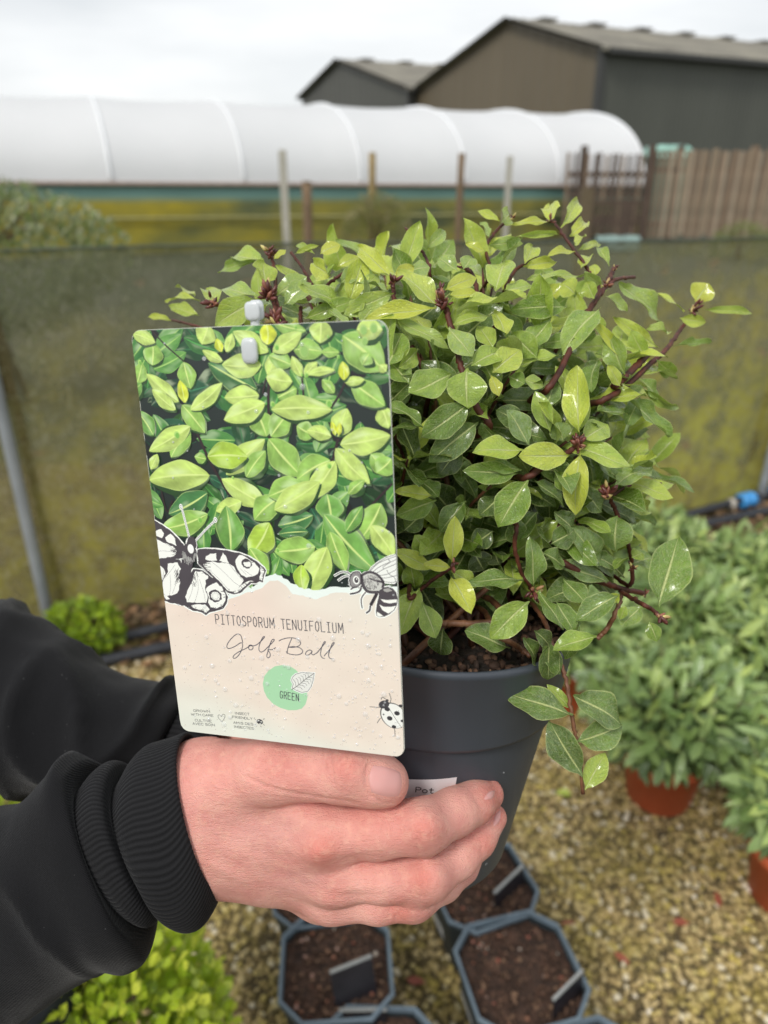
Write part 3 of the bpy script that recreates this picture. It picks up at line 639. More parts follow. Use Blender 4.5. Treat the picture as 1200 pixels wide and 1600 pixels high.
def square_pot(c, wd, H, rot, label, tags=(), strip=None, red=False, strips2=None):
    o = empty('nursery_pot', (c[0], c[1], 0), label, 'plant pot', 'square nursery pots of compost at the holder\'s feet')
    a = math.radians(rot); R = np.array([[math.cos(a), -math.sin(a), 0], [math.sin(a), math.cos(a), 0], [0, 0, 1]])
    prof = [(wd * .70, .002), (wd * .72, .0), (wd * .90, H - .030), (wd * .935, H - .028), (wd * .975, H - .004)]
    vv = []; 
    for w_, z in prof: vv += ring8(w_, w_ * .2, z, R, c)
    for w_, z in ((wd * .935, H - .004), (wd * .915, H - .03), (wd * .84, H * .45)): vv += ring8(w_, w_ * .2, z, R, c)
    f = grid_faces(8, 8, True); f.append(tuple(range(7, -1, -1))); part('pot_body', vv, f, M_POTB, o)
    rim = ring8(wd * .975, wd * .195, H, R, c); pts = rim + [rim[0]]
    vv = []; 
    for w_, z in ((wd * 1.0, H - .004), (wd * 1.0, H + .001), (wd * .985, H + .003), (wd * .945, H + .003), (wd * .935, H + .001), (wd * .92, H - .004)): vv += ring8(w_, w_ * .2, z, R, c)
    part('rim', vv, grid_faces(6, 8, True), M_RIMB, o)
    # compost, domed and lumpy
    vv = []; n_ = 26
    for i in range(n_):
        for j in range(n_):
            u, v = (i / (n_ - 1) - .5) * 2, (j / (n_ - 1) - .5) * 2; m = max(abs(u), abs(v), (abs(u) + abs(v)) / 1.6); s_ = wd * .44 / max(m, 1e-6) * max(abs(u), abs(v)) if m > 0 else 0
            q = R @ np.array([u * wd * .458, v * wd * .458, 0]) * (1 if (abs(u) + abs(v)) <= 1.6 else 1.6 / (abs(u) + abs(v)))
            z = H - .015 + .006 * mnoise.noise(Vector((q[0] * 30 + rot, q[1] * 30, 0))) + .004 * mnoise.noise(Vector((q[0] * 120, q[1] * 120 + rot, 0)))
            vv.append((c[0] + q[0], c[1] + q[1], z))
    part('compost', vv, grid_faces(n_, n_), M_SOIL, o, True)
    nb = 520; u = RNG.uniform(-.4, .4, (nb, 2)) * wd; k = (np.abs(u).sum(1) < .66 * wd); u = u[k]; nb = len(u); s = RNG.uniform(.001, .0034, (nb, 1, 1)) * RNG.uniform(.5, 1.6, (nb, 1, 3))
    vs = IV[None] * s; q = u @ R[:2, :2].T; vs = vs + np.stack([q[:, 0] + c[0], q[:, 1] + c[1], np.full(nb, H - .012)], -1)[:, None]
    fs = (IF[None] + (np.arange(nb) * len(IV))[:, None, None]).reshape(-1, 3); b_ = part('compost_crumbs', vs.reshape(-1, 3), fs, M_BITS, o, False, attrs={'tone': np.repeat(RNG.uniform(0, 1, nb) ** 1.3, len(IV))}); b_['kind'] = 'stuff'
    for (x0, y0, x1, y1, lean, hgt) in tags:          # plastic plant tags pushed into the compost; ends given in pot widths
        A = np.array([c[0], c[1], H - .02]) + R @ np.array([x0 * wd, y0 * wd, 0]); B = np.array([c[0], c[1], H - .02]) + R @ np.array([x1 * wd, y1 * wd, 0])
        X = nrm(B - A); up = nrm(np.array([lean[0], lean[1], 1.0])); mid_ = (A + B) / 2 + up * hgt / 2; Yv = nrm(np.cross(up, X)); up2 = np.cross(X, Yv)
        mb = MB(); mb.box(mid_, np.linalg.norm(B - A), .0012, hgt, np.stack([X, Yv, up2], 1)); tg = mb.build('plant_tag', M_TAGD, o)
        mb = MB(); mb.box(mid_ + up2 * (hgt / 2 + .001), np.linalg.norm(B - A), .004, .004, np.stack([X, Yv, up2], 1)); mb.build('tag_edge', M_TAGE, tg)
    if strip is not None:
        face, w0, w1 = strip; n0 = R @ np.array([math.cos(math.radians(face)), math.sin(math.radians(face)), 0]); t0 = np.cross([0, 0, 1.0], n0)
        vv = []
        for z, wz in ((H * .22, .76), (H * .80, .875)):
            for w_ in (w0, w1): vv.append(np.array([c[0], c[1], z]) + n0 * (wd * wz / 2 + .0015) + t0 * w_ * wd)
        vv2 = [p - n0 * .001 for p in vv]; part('sticker', vv + vv2, [(0, 1, 3, 2), (6, 7, 5, 4), (0, 4, 5, 1), (1, 5, 7, 3), (3, 7, 6, 2), (2, 6, 4, 0)], M_STRIP, o)
    return o
H_ = .165
def pc(px, py): g = Gz(px, py, H_); return (g[0], g[1])
cA = pc(525, 1507); square_pot(cA, .180, H_, 4, 'square compost pot holding one black tag, below the hand', tags=[(-.03, -.36, .33, -.24, (0.0, .45), .066)], red=True)
cB = pc(592, 1664); square_pot(cB, .176, H_ - .010, -2, 'square compost pot cut by the lower picture edge, middle', tags=[(-.36, .38, .05, .40, (0, .35), .026)])
cC = pc(813, 1515); square_pot(cC, .188, H_, 14, 'square compost pot with a thin tag at its front corner', tags=[(.10, -.42, .44, -.26, (0, .15), .05)], strip=(180, -.30, -.02))
cD = pc(752, 1374); square_pot(cD, .178, H_ - .005, 20, 'square compost pot under the big pot with slanting grey tag', tags=[(.0, -.30, .42, -.12, (0, .2), .045)], strip=(180, -.28, .0))
cE = pc(500, 1376); square_pot(cE, .17, H_ - .005, 8, 'square compost pot mostly hidden behind the hand', strip=(180, -.42, -.22))
cF_ = pc(928, 1696); square_pot(cF_, .178, H_ - .006, 12, 'square compost pot barely showing at the lower edge, right')

# ================================================================== SAGE IN TERRACOTTA POTS
M_TERRA = simple('terracotta_plastic', (190, 92, 56), .55, .12, 10, .15, .001)
def lathe(prof, c, seg=40, R=None):
    R = np.eye(3) if R is None else R; a = np.arange(seg) * 2 * np.pi / seg; vv = []
    for r, z in prof: vv.append(np.stack([r * np.cos(a), r * np.sin(a), np.full(seg, z)], 1))
    return np.concatenate(vv) @ R.T + np.asarray(c), grid_faces(len(prof), seg, True)
sage_o = proto_meshes(PROTO_SAGE, 'leaf', M_SAGE_O)
def sage(px, py, zc, R, label, n=620, npart=110, pot=True, seed=0):
    g = Gz(px, py, zc); c = np.array([g[0], g[1], zc]); o = empty('potted_sage', (c[0], c[1], 0), label, 'potted plant', 'sage plants in terracotta pots')
    if pot:
        prof = [(.001, 0), (.066, 0), (.07, .004), (.088, .118), (.095, .12), (.098, .148), (.092, .150), (.088, .148), (.084, .12)]
        v, f = lathe(prof, (c[0], c[1], 0)); part('pot', v, f, M_TERRA, o, True)
        v, f = lathe([(.086, .132), (.05, .136), (.001, .138)], (c[0], c[1], 0), 20); part('compost', v, f, M_SOIL, o, True)
    items = []; mb = MB()
    ns = n // 13
    for i in range(ns):
        ph = i * 2.39996; el = math.acos(1 - (i + .5) / ns * 1.02); d = np.array([math.sin(el) * math.cos(ph), math.sin(el) * math.sin(ph), math.cos(el)])
        tip = c + d * R * RNG.uniform(.75, 1.08); base = np.array([c[0] + d[0] * .03, c[1] + d[1] * .03, .13]); mid_ = (base + tip) / 2 + np.array([0, 0, .05]) * (1 - d[2])
        path = smooth_path([base, mid_, tip], 8); mb.tube(path, np.linspace(.0035, .0015, 8), 5)
        young = RNG.random() < .35
        for j in range(13):
            q = .35 + .65 * (j // 2) / 6; p = base * (1 - q) ** 2 + 2 * q * (1 - q) * mid_ + tip * q * q; a = j * math.pi + (j // 2) * 1.57 + RNG.normal() * .3
            T = nrm(tip - mid_); u = nrm(np.cross(T, [.3, .1, 1])); w_ = np.cross(T, u); X = nrm((math.cos(a) * u + math.sin(a) * w_) * (1.1 - .7 * (q > .9)) + T * (.5 + q * .7) + np.array([0, 0, -.35 * (1 - q)]))
            l_ = RNG.uniform(.058, .088) * (1 - .45 * (q > .93)); bas = leaf_basis(p, p + X * l_, np.array([0, -.25, 1]) + RNG.normal(size=3) * .3 + T * .5, l_ * RNG.uniform(.22, .31))
            tn = np.clip(.34 + .25 * RNG.normal() * .95 + .35 * (q - .5) + (.25 if young and q > .75 else 0), .03, 1); items.append((*bas, tn, RNG.uniform(.0, .7)))
    k = np.argsort([-(it[3][1]) + it[3][2] for it in items])[::-1]; k = [i for i in k]
    for q, i in enumerate(k[:npart]): put_leaf('leaf', sage_o[q % 8], o, items[i][:4], items[i][4], items[i][5])
    leaf_mass('foliage', [items[i] for i in k[npart:]], PROTO_SAGE, M_SAGE_G, o)
    mb.build('stems', simple('sage_stem', (112, 104, 76), .8), o, True)
    return o
sage(1052, 1122, .225, (.175, .17, .15), 'sage plant whose orange pot shows most clearly on the gravel', 900, 260)
sage(915, 1000, .20, (.15, .15, .15), 'sage plant directly right of the held pot', 760, 200)
sage(1010, 868, .24, (.20, .17, .14), 'sage plant nearest the blue pipe connector', 900, 160)
sage(1200, 900, .22, (.18, .17, .12), 'sage plant at right edge, level with the largest hanging leaf', 760, 120)
sage(1225, 1040, .24, (.17, .17, .12), 'sage plant at right edge between front and back sages', 700, 160)
sage(1275, 1262, .24, (.135, .14, .12), 'nearest sage plant, cut by the right picture edge', 700, 220)
sage(1075, 960, .25, (.17, .15, .12), 'sage plant in the middle of the group', 700, 140)
#@@HELD
# ================================================================== HELD POT WITH THE SHRUB
TILT = math.radians(9); ROLL = math.radians(4)
PU = nrm(np.array([math.sin(ROLL), math.sin(TILT), math.cos(TILT)])); PX_ = nrm(np.array([1, 0, 0]) - PU * PU[0]); PY_ = np.cross(PU, PX_)
PR = np.stack([PX_, PY_, PU], 1); PC = N(676, 948, .462)
def PL(x, y, z): return PC + PR @ (np.array([x, y, z]) * K)
shrub = empty('potted_shrub', PL(0, 0, -.165), 'leafy green shrub in a dark grey pot held up by the hand', 'potted shrub')
t = NT('blue_grey_pot_plastic'); c = t.coord('Object'); n1 = t.noise(c, 9, 4); n2 = t.noise(t.coord('Object', (1, 1, .25)), 60, 4)
col = t.mix(t.ramp(n1, [(.35, 0), (.65, 1)]), (.048, .056, .070), (.060, .070, .086)); col = t.mix(t.ramp(n2, [(.62, 0), (.75, .25)]), col, (.10, .11, .12))
col = t.mix(t.ramp(t.voro(c, 62), [(.04, .6), (.06, 0)]), col, (.022, .018, .014))
M_POT = t.done(t.pbr(col, t.ramp(n2, [(.4, .42), (.6, .52)]), t.bump(n2, .08, .001)))
prof = [(.0, -.163), (.058, -.163), (.062, -.165), (.0635, -.162), (.0795, -.052), (.0795, -.050), (.0835, -.049), (.0838, -.047), (.0885, -.004), (.0900, -.002), (.0902, .0005), (.0892, .0020), (.0875, .0020), (.0865, .0005), (.0858, -.004), (.078, -.048), (.072, -.10), (.06, -.155), (.0, -.157)]
a = np.arange(96) * 2 * np.pi / 96
vv = np.concatenate([np.stack([r * np.cos(a), r * np.sin(a), np.full(96, z)], 1) for r, z in prof]) * K
part('pot', vv @ PR.T + PC, grid_faces(len(prof), 96, True), M_POT, shrub, True)
pot_o = bpy.data.objects['pot'] if False else shrub.children[-1] if shrub.children else None
pot_o = [o for o in bpy.data.objects if o.parent == shrub][-1]
def on_pot(ang, z, off=0):                 # ang degrees, 0 faces the camera, positive to the right
    tt = np.clip((-z - .050) / (.112), 0, 1); r = (.0795 + (.0635 - .0795) * tt) if z < -.05 else .0838 + (.0885 - .0838) * (z + .047) / .043
    q = math.radians(ang); return PL((r + off) * math.sin(q), -(r + off) * math.cos(q), z)
# white sticker with print
vv = []; A0_, A1_, Z0_, Z1_ = -40, 11, -.104, -.0665
for i in range(17):
    for j in range(7):
        s_ = -(A1_ - (A0_ + (A1_ - A0_) * i / 16)) * .00016
        vv.append(on_pot(A0_ + (A1_ - A0_) * i / 16, Z0_ + (Z1_ - Z0_) * j / 6 + s_ - .002, .0004))
part('sticker', vv, grid_faces(17, 7), simple('white_paper_sticker', (226, 224, 226), .5, .04, 40, .1, .0003), pot_o, True)
# ---- letter strokes
GL = {'A': [[(0, 0), (.5, 1), (1, 0)], [(.2, .36), (.8, .36)]], 'C': [[(1, .82), (.75, 1), (.3, 1), (0, .75), (0, .25), (.3, 0), (.75, 0), (1, .18)]], 'D': [[(0, 0), (0, 1), (.6, 1), (1, .7), (1, .3), (.6, 0), (0, 0)]],
 'E': [[(1, 1), (0, 1), (0, 0), (1, 0)], [(0, .52), (.8, .52)]], 'F': [[(1, 1), (0, 1), (0, 0)], [(0, .52), (.8, .52)]], 'G': [[(1, .82), (.75, 1), (.3, 1), (0, .75), (0, .25), (.3, 0), (.75, 0), (1, .2), (1, .48), (.6, .48)]],
 'H': [[(0, 0), (0, 1)], [(1, 0), (1, 1)], [(0, .5), (1, .5)]], 'I': [[(.5, 0), (.5, 1)]], 'L': [[(0, 1), (0, 0), (1, 0)]], 'M': [[(0, 0), (.05, 1), (.5, .3), (.95, 1), (1, 0)]], 'N': [[(0, 0), (0, 1), (1, 0), (1, 1)]],
 'O': [[(.5, 1), (.15, .88), (0, .6), (0, .4), (.15, .12), (.5, 0), (.85, .12), (1, .4), (1, .6), (.85, .88), (.5, 1)]], 'P': [[(0, 0), (0, 1), (.7, 1), (1, .86), (1, .62), (.7, .48), (0, .46)]],
 'R': [[(0, 0), (0, 1), (.7, 1), (1, .86), (1, .62), (.7, .5), (0, .48)], [(.5, .48), (1, 0)]], 'S': [[(1, .85), (.7, 1), (.3, 1), (0, .82), (.05, .6), (.5, .5), (.95, .38), (1, .18), (.7, 0), (.3, 0), (0, .15)]],
 'T': [[(0, 1), (1, 1)], [(.5, 1), (.5, 0)]], 'U': [[(0, 1), (0, .25), (.25, 0), (.75, 0), (1, .25), (1, 1)]], 'V': [[(0, 1), (.5, 0), (1, 1)]], 'W': [[(0, 1), (.22, 0), (.5, .75), (.78, 0), (1, 1)]], 'Y': [[(0, 1), (.5, .5), (1, 1)], [(.5, .5), (.5, 0)]],
 "'": [[(.5, 1.25), (.7, 1.4)]], 'o': [[(.5, .68), (.1, .55), (0, .33), (.15, .08), (.5, 0), (.85, .08), (1, .33), (.9, .55), (.5, .68)]], 't': [[(.4, 1), (.4, .12), (.65, 0), (.9, .05)], [(.05, .68), (.85, .68)]],
 'e': [[(0, .36), (1, .36), (.85, .62), (.5, .68), (.12, .55), (0, .3), (.2, .05), (.55, 0), (.95, .12)]]}
def serif_i(): return [[(.5, 0), (.5, 1)], [(.1, 1), (.9, 1)], [(.1, 0), (.9, 0)]]
def text_lines(s, w, h, gap, space=None, narrow_i=True, serif=False):
    out = []; x = 0
    for ch in s:
        if ch == ' ': x += (space or w * .7); continue
        g = serif_i() if (ch == 'I' and serif) else GL[ch]; ww = w * (.32 if (ch == 'I' and narrow_i) else 1.25 if ch in 'MW' else 1)
        for pl in g: out.append([(x + px * ww, py * h) for px, py in pl])
        x += ww + gap
    return out, x - gap
def ribbon(pl, wd):
    p = np.asarray(pl, float); T = np.gradient(p, axis=0) if len(p) > 2 else np.repeat((p[1] - p[0])[None], 2, 0); T /= np.linalg.norm(T, axis=1)[:, None] + 1e-12
    Nv = np.stack([-T[:, 1], T[:, 0]], 1); wd = np.full(len(p), wd) if np.isscalar(wd) else np.asarray(wd)
    p = p.copy(); p[0] -= T[0] * wd[0] * .4; p[-1] += T[-1] * wd[-1] * .4
    v = np.concatenate([p + Nv * wd[:, None] / 2, p - Nv * wd[:, None] / 2]); n_ = len(p)
    return v, [(i, i + 1, n_ + i + 1, n_ + i) for i in range(n_ - 1)]
M_INK = simple('dark_print_ink', (72, 68, 72), .5, .05)
mb = MB()
for s_, x0, z0, h, w_ in (('Pot', -5.5, -.0800, .0036, .7), ('otte', -3.0, -.0885, .0034, .7)):
    ls, tw = text_lines(s_, .0026, h, .0010, narrow_i=False)
    for pl in ls:
        pl2 = [(pl[0][0], pl[0][1])]
        for a_, b_ in zip(pl[:-1], pl[1:]):
            for q in (.5, 1.0): pl2.append((a_[0] + (b_[0] - a_[0]) * q, a_[1] + (b_[1] - a_[1]) * q))
        v, f = ribbon(pl2, .0006); mb.add([on_pot(x0 + math.degrees(x / .074), z0 + y, .0006) for x, y in v], f)
st = mb.build('sticker_print', M_INK, pot_o)
# water drops on the plastic
t = NT('water'); M_WATER = t.done(t.pbr((.85, .87, .88), .04, None, Alpha=.30, IOR=1.33, Coat_Weight=1.0, Coat_Roughness=.03))
def drops(pts, nrmls, rad, flat=.5):
    vs, fs, n_ = [], [], 0; base = IV.copy()
    for p, nn, r in zip(pts, nrmls, rad):
        u = nrm(np.cross(nn, [.3, .2, 1])); w_ = np.cross(nn, u); B = np.stack([u, w_, np.asarray(nn) * flat], 0)
        vs.append(base * r @ B * [1, 1, 1] + p); fs.append(IF + n_); n_ += len(base)
    return np.concatenate(vs), np.concatenate(fs)
pts, nn, rr = [], [], []
for i in range(34):
    a_, z_ = random.uniform(-60, 88), random.uniform(-.15, -.004); p = on_pot(a_, z_, .0002); pts.append(p); nn.append(nrm(PR @ np.array([math.sin(math.radians(a_)), -math.cos(math.radians(a_)), 0]))); rr.append(random.uniform(.0003, .0013) * K)
v, f = drops(pts, nn, rr, .35); d_ = part('water_drops', v, f, M_WATER, shrub, True); d_['kind'] = 'stuff'
# compost in the pot
vv = []
for i in range(24):
    r = .0845 * i / 23
    for j in range(48):
        q = j * 2 * math.pi / 48; x, y = r * math.cos(q), r * math.sin(q)
        vv.append(PL(x, y, -.013 + .003 * mnoise.noise(Vector((x * 60, y * 60, 0))) + .002 * mnoise.noise(Vector((x * 220, y * 220, 0))) + .006 * (1 - i / 23)))
t = NT('wet_compost'); c = t.coord('Object'); a_ = t.noise(c, 160, 6, .75); col = t.ramp(a_, [(.3, (.008, .006, .005)), (.55, (.028, .018, .012)), (.72, (.07, .045, .03))]); M_WSOIL = t.done(t.pbr(col, .7, t.bump(a_, 1, .004)))
part('compost', vv, grid_faces(24, 48, True), M_WSOIL, shrub, True)
nb = 900; r_ = .082 * np.sqrt(RNG.random(nb)); q = RNG.uniform(0, 6.28, nb); s_ = RNG.uniform(.0008, .0028, (nb, 1, 1)) * RNG.uniform(.4, 1.8, (nb, 1, 3)) * K
cc = np.array([PL(x, y, -.010) for x, y in zip(r_ * np.cos(q), r_ * np.sin(q))]); vs = IV[None] * s_ + cc[:, None]
b_ = part('compost_crumbs', vs.reshape(-1, 3), (IF[None] + (np.arange(nb) * len(IV))[:, None, None]).reshape(-1, 3), M_BITS, shrub, attrs={'tone': np.repeat(RNG.uniform(0, .9, nb) ** 1.8, len(IV))}); b_['kind'] = 'stuff'

# ---- label plane (needed here so that leaves keep clear of it)
LW = .120 * K; LH = LW * 1.68873
LTL, LTR, LBR, LBL = [CAM + (cR * x - cU * y + cF * z) * (LW / .124) for x, y, z in ((-.1180833, -.0846192, .3429876), (.0013392, -.0810923, .3097937), (.0103006, .1211029, .3635175), (-.1091218, .1175761, .3967114))]
LX = nrm(LTR - LTL); LY = nrm(np.array(LBL - LTL) - LX * ((LBL - LTL) @ LX)); LN = np.cross(LY, LX)
if LN @ (CAM - LTL) < 0: LN = -LN
def l_uv(px, py):                           # photo point -> metres right, metres down on the label
    r = ray(px, py); t_ = ((LTL - CAM) @ LN) / (r @ LN); q = CAM + r * t_ - LTL; return np.array([q @ LX, q @ LY])
def l_depth(px, py): r = ray(px, py); return ((LTL - CAM) @ LN) / (r @ LN)
def behind_label(p, gap=.010):
    x, y, d = proj(p)
    if 185 < x < 650 and 490 < y < 1200:
        return d > l_depth(x, y) + gap
    return True

# ---- woody stems and leaves set out from measurements
CX, CY, RX, RY = 655, 700, 440, 420
def surf(px, py, r0=.50, amp=.115):
    q = ((px - CX) / RX) ** 2 + ((py - CY) / RY) ** 2; d = r0 - amp * math.sqrt(max(0, 1 - q))
    if py > 930: d = min(d, .50 - amp * 1.0) if py < 1010 else .395 + .0 * py
    return d
def push(px, py, d):
    if 180 < px < 655 and 480 < py < 1205: d = max(d, l_depth(px, py) / K + .022)
    return d
t = NT('red_brown_stem'); c = t.coord('Object'); n1 = t.noise(c, 120, 4)
col = t.ramp(n1, [(.35, (.040, .009, .004)), (.6, (.11, .026, .012)), (.75, (.19, .08, .035))]); M_STEM = t.done(t.pbr(col, .62, t.bump(t.noise(c, 500, 3), .5, .0005)))
t = NT('tan_stem'); c = t.coord('Object'); n1 = t.noise(c, 90, 4)
col = t.ramp(n1, [(.35, (.09, .035, .018)), (.6, (.20, .085, .04)), (.75, (.32, .19, .11))]); M_STEM2 = t.done(t.pbr(col, .5, t.bump(t.noise(c, 400, 3), .5, .0005)))
ROOT = PL(0, .01, -.012)
def stem(pts, r0, r1, mat=M_STEM, root=True, dd=0.0, dlist=None, nm='branch'):
    w_ = [N(x, y, push(x, y, (dlist[i] if dlist else surf(x, y) + .006 + dd))) for i, (x, y) in enumerate(pts)]   # listed tip -> base
    n0 = len(w_)
    if root:
        b = w_[-1]; rb = ROOT + PR @ np.array([RNG.normal() * .012, RNG.normal() * .01, 0]); m_ = b * .45 + rb * .55 + (np.array([0, .03, -.01]))
        w_ += [b * .8 + m_ * .2 + np.array([0, .015, 0]), m_, rb]
    path = smooth_path(w_, 8 * len(w_)); kink = np.array([[mnoise.noise(Vector((i * .9, j * 7., len(pts)))) * .0007 for j in range(3)] for i in range(len(path))]); path = path + kink
    rad = .56 * (np.linspace(r1, r0, len(path)) + np.array([.00025 * (1 if i % 6 == 0 else 0) for i in range(len(path))])) * K
    part(nm, *tube(path, rad, 8), mat, shrub, True)
stem([(861, 340), (887, 377), (919, 421), (936, 450), (926, 478)], .0028, .0016)
stem([(960, 417), (947, 446), (926, 476), (901, 525), (875, 579), (853, 611)], .0040, .0026)
stem([(991, 433), (965, 436), (948, 447)], .0024, .0019, root=False)
stem([(1086, 483), (1064, 514), (1040, 547), (1012, 572), (975, 606), (939, 627)], .0040, .0022)
stem([(1017, 549), (980, 586), (958, 605)], .0040, .0036, root=False, dd=-.004)
stem([(694, 468), (701, 498), (713, 540), (721, 576), (743, 634), (765, 665)], .0038, .0028, dd=-.004)
stem([(606, 505), (615, 480), (614, 440)][::-1], .003, .0022)
stem([(643, 541), (660, 575), (676, 608)], .0030, .0026, dd=.012)
stem([(906, 694), (886, 708), (860, 722), (822, 747)], .0036, .0028, dd=-.004)
stem([(950, 772), (962, 798), (967, 812), (981, 850), (987, 880), (983, 915)], .0026, .0022)
stem([(1006, 927), (972, 920), (951, 913), (923, 903), (880, 880)], .0040, .0030)
stem([(1034, 965), (1018, 952), (1002, 943), (969, 924)], .0024, .0018, root=False)
stem([(933, 998), (950, 980), (965, 950), (972, 927)], .0022, .0024, M_STEM2, root=False)
stem([(835, 930), (826, 912), (814, 892), (804, 853), (806, 820)], .0026, .0018, dd=-.006)
stem([(710, 884), (682, 902), (661, 918), (640, 935)], .0026, .0016, dd=-.004)
stem([(684, 974), (712, 974), (747, 974), (785, 965)], .0030, .0036, M_STEM2, dd=.006)
stem([(828, 1025), (812, 1013), (799, 1004), (775, 990)], .0030, .0026, M_STEM2, dd=.0)
stem([(911, 1240), (905, 1180), (897, 1138), (890, 1095), (883, 1057), (869, 1020), (860, 1000), (850, 970)], .0026, .0017, M_STEM2, dlist=[.395, .392, .392, .393, .395, .398, .40, .41])
stem([(1033, 755), (1005, 760), (980, 760), (950, 775)], .0028, .0010, dd=.002)
stem([(640, 366), (652, 384), (664, 400), (672, 430)], .0022, .0014, dd=.02)
stem([(803, 338), (781, 355), (765, 375), (759, 392), (765, 430)], .0022, .0016, dd=.02)
stem([(838, 400), (820, 413), (806, 422), (790, 450)], .0022, .0016, dd=.02)
stem([(722, 415), (738, 430), (745, 470)], .0024, .0026, dd=.016)
stem([(423, 392), (430, 430), (432, 470), (450, 520)], .0024, .0018, dd=.0)
stem([(418, 452), (430, 480), (440, 515)], .0026, .0022, dd=-.002)
stem([(326, 472), (345, 478), (380, 510)], .0022, .0018, dd=.004)
stem([(268, 500), (290, 505), (330, 520)], .0018, .0014, dd=.012)
stem([(455, 395), (470, 415), (490, 450)], .0018, .0016, dd=.015)
stem([(540, 425), (512, 445), (500, 470)], .0022, .0018, dd=.012)
stem([(470, 480), (470, 500), (475, 520)], .0020, .0020, dd=.0)
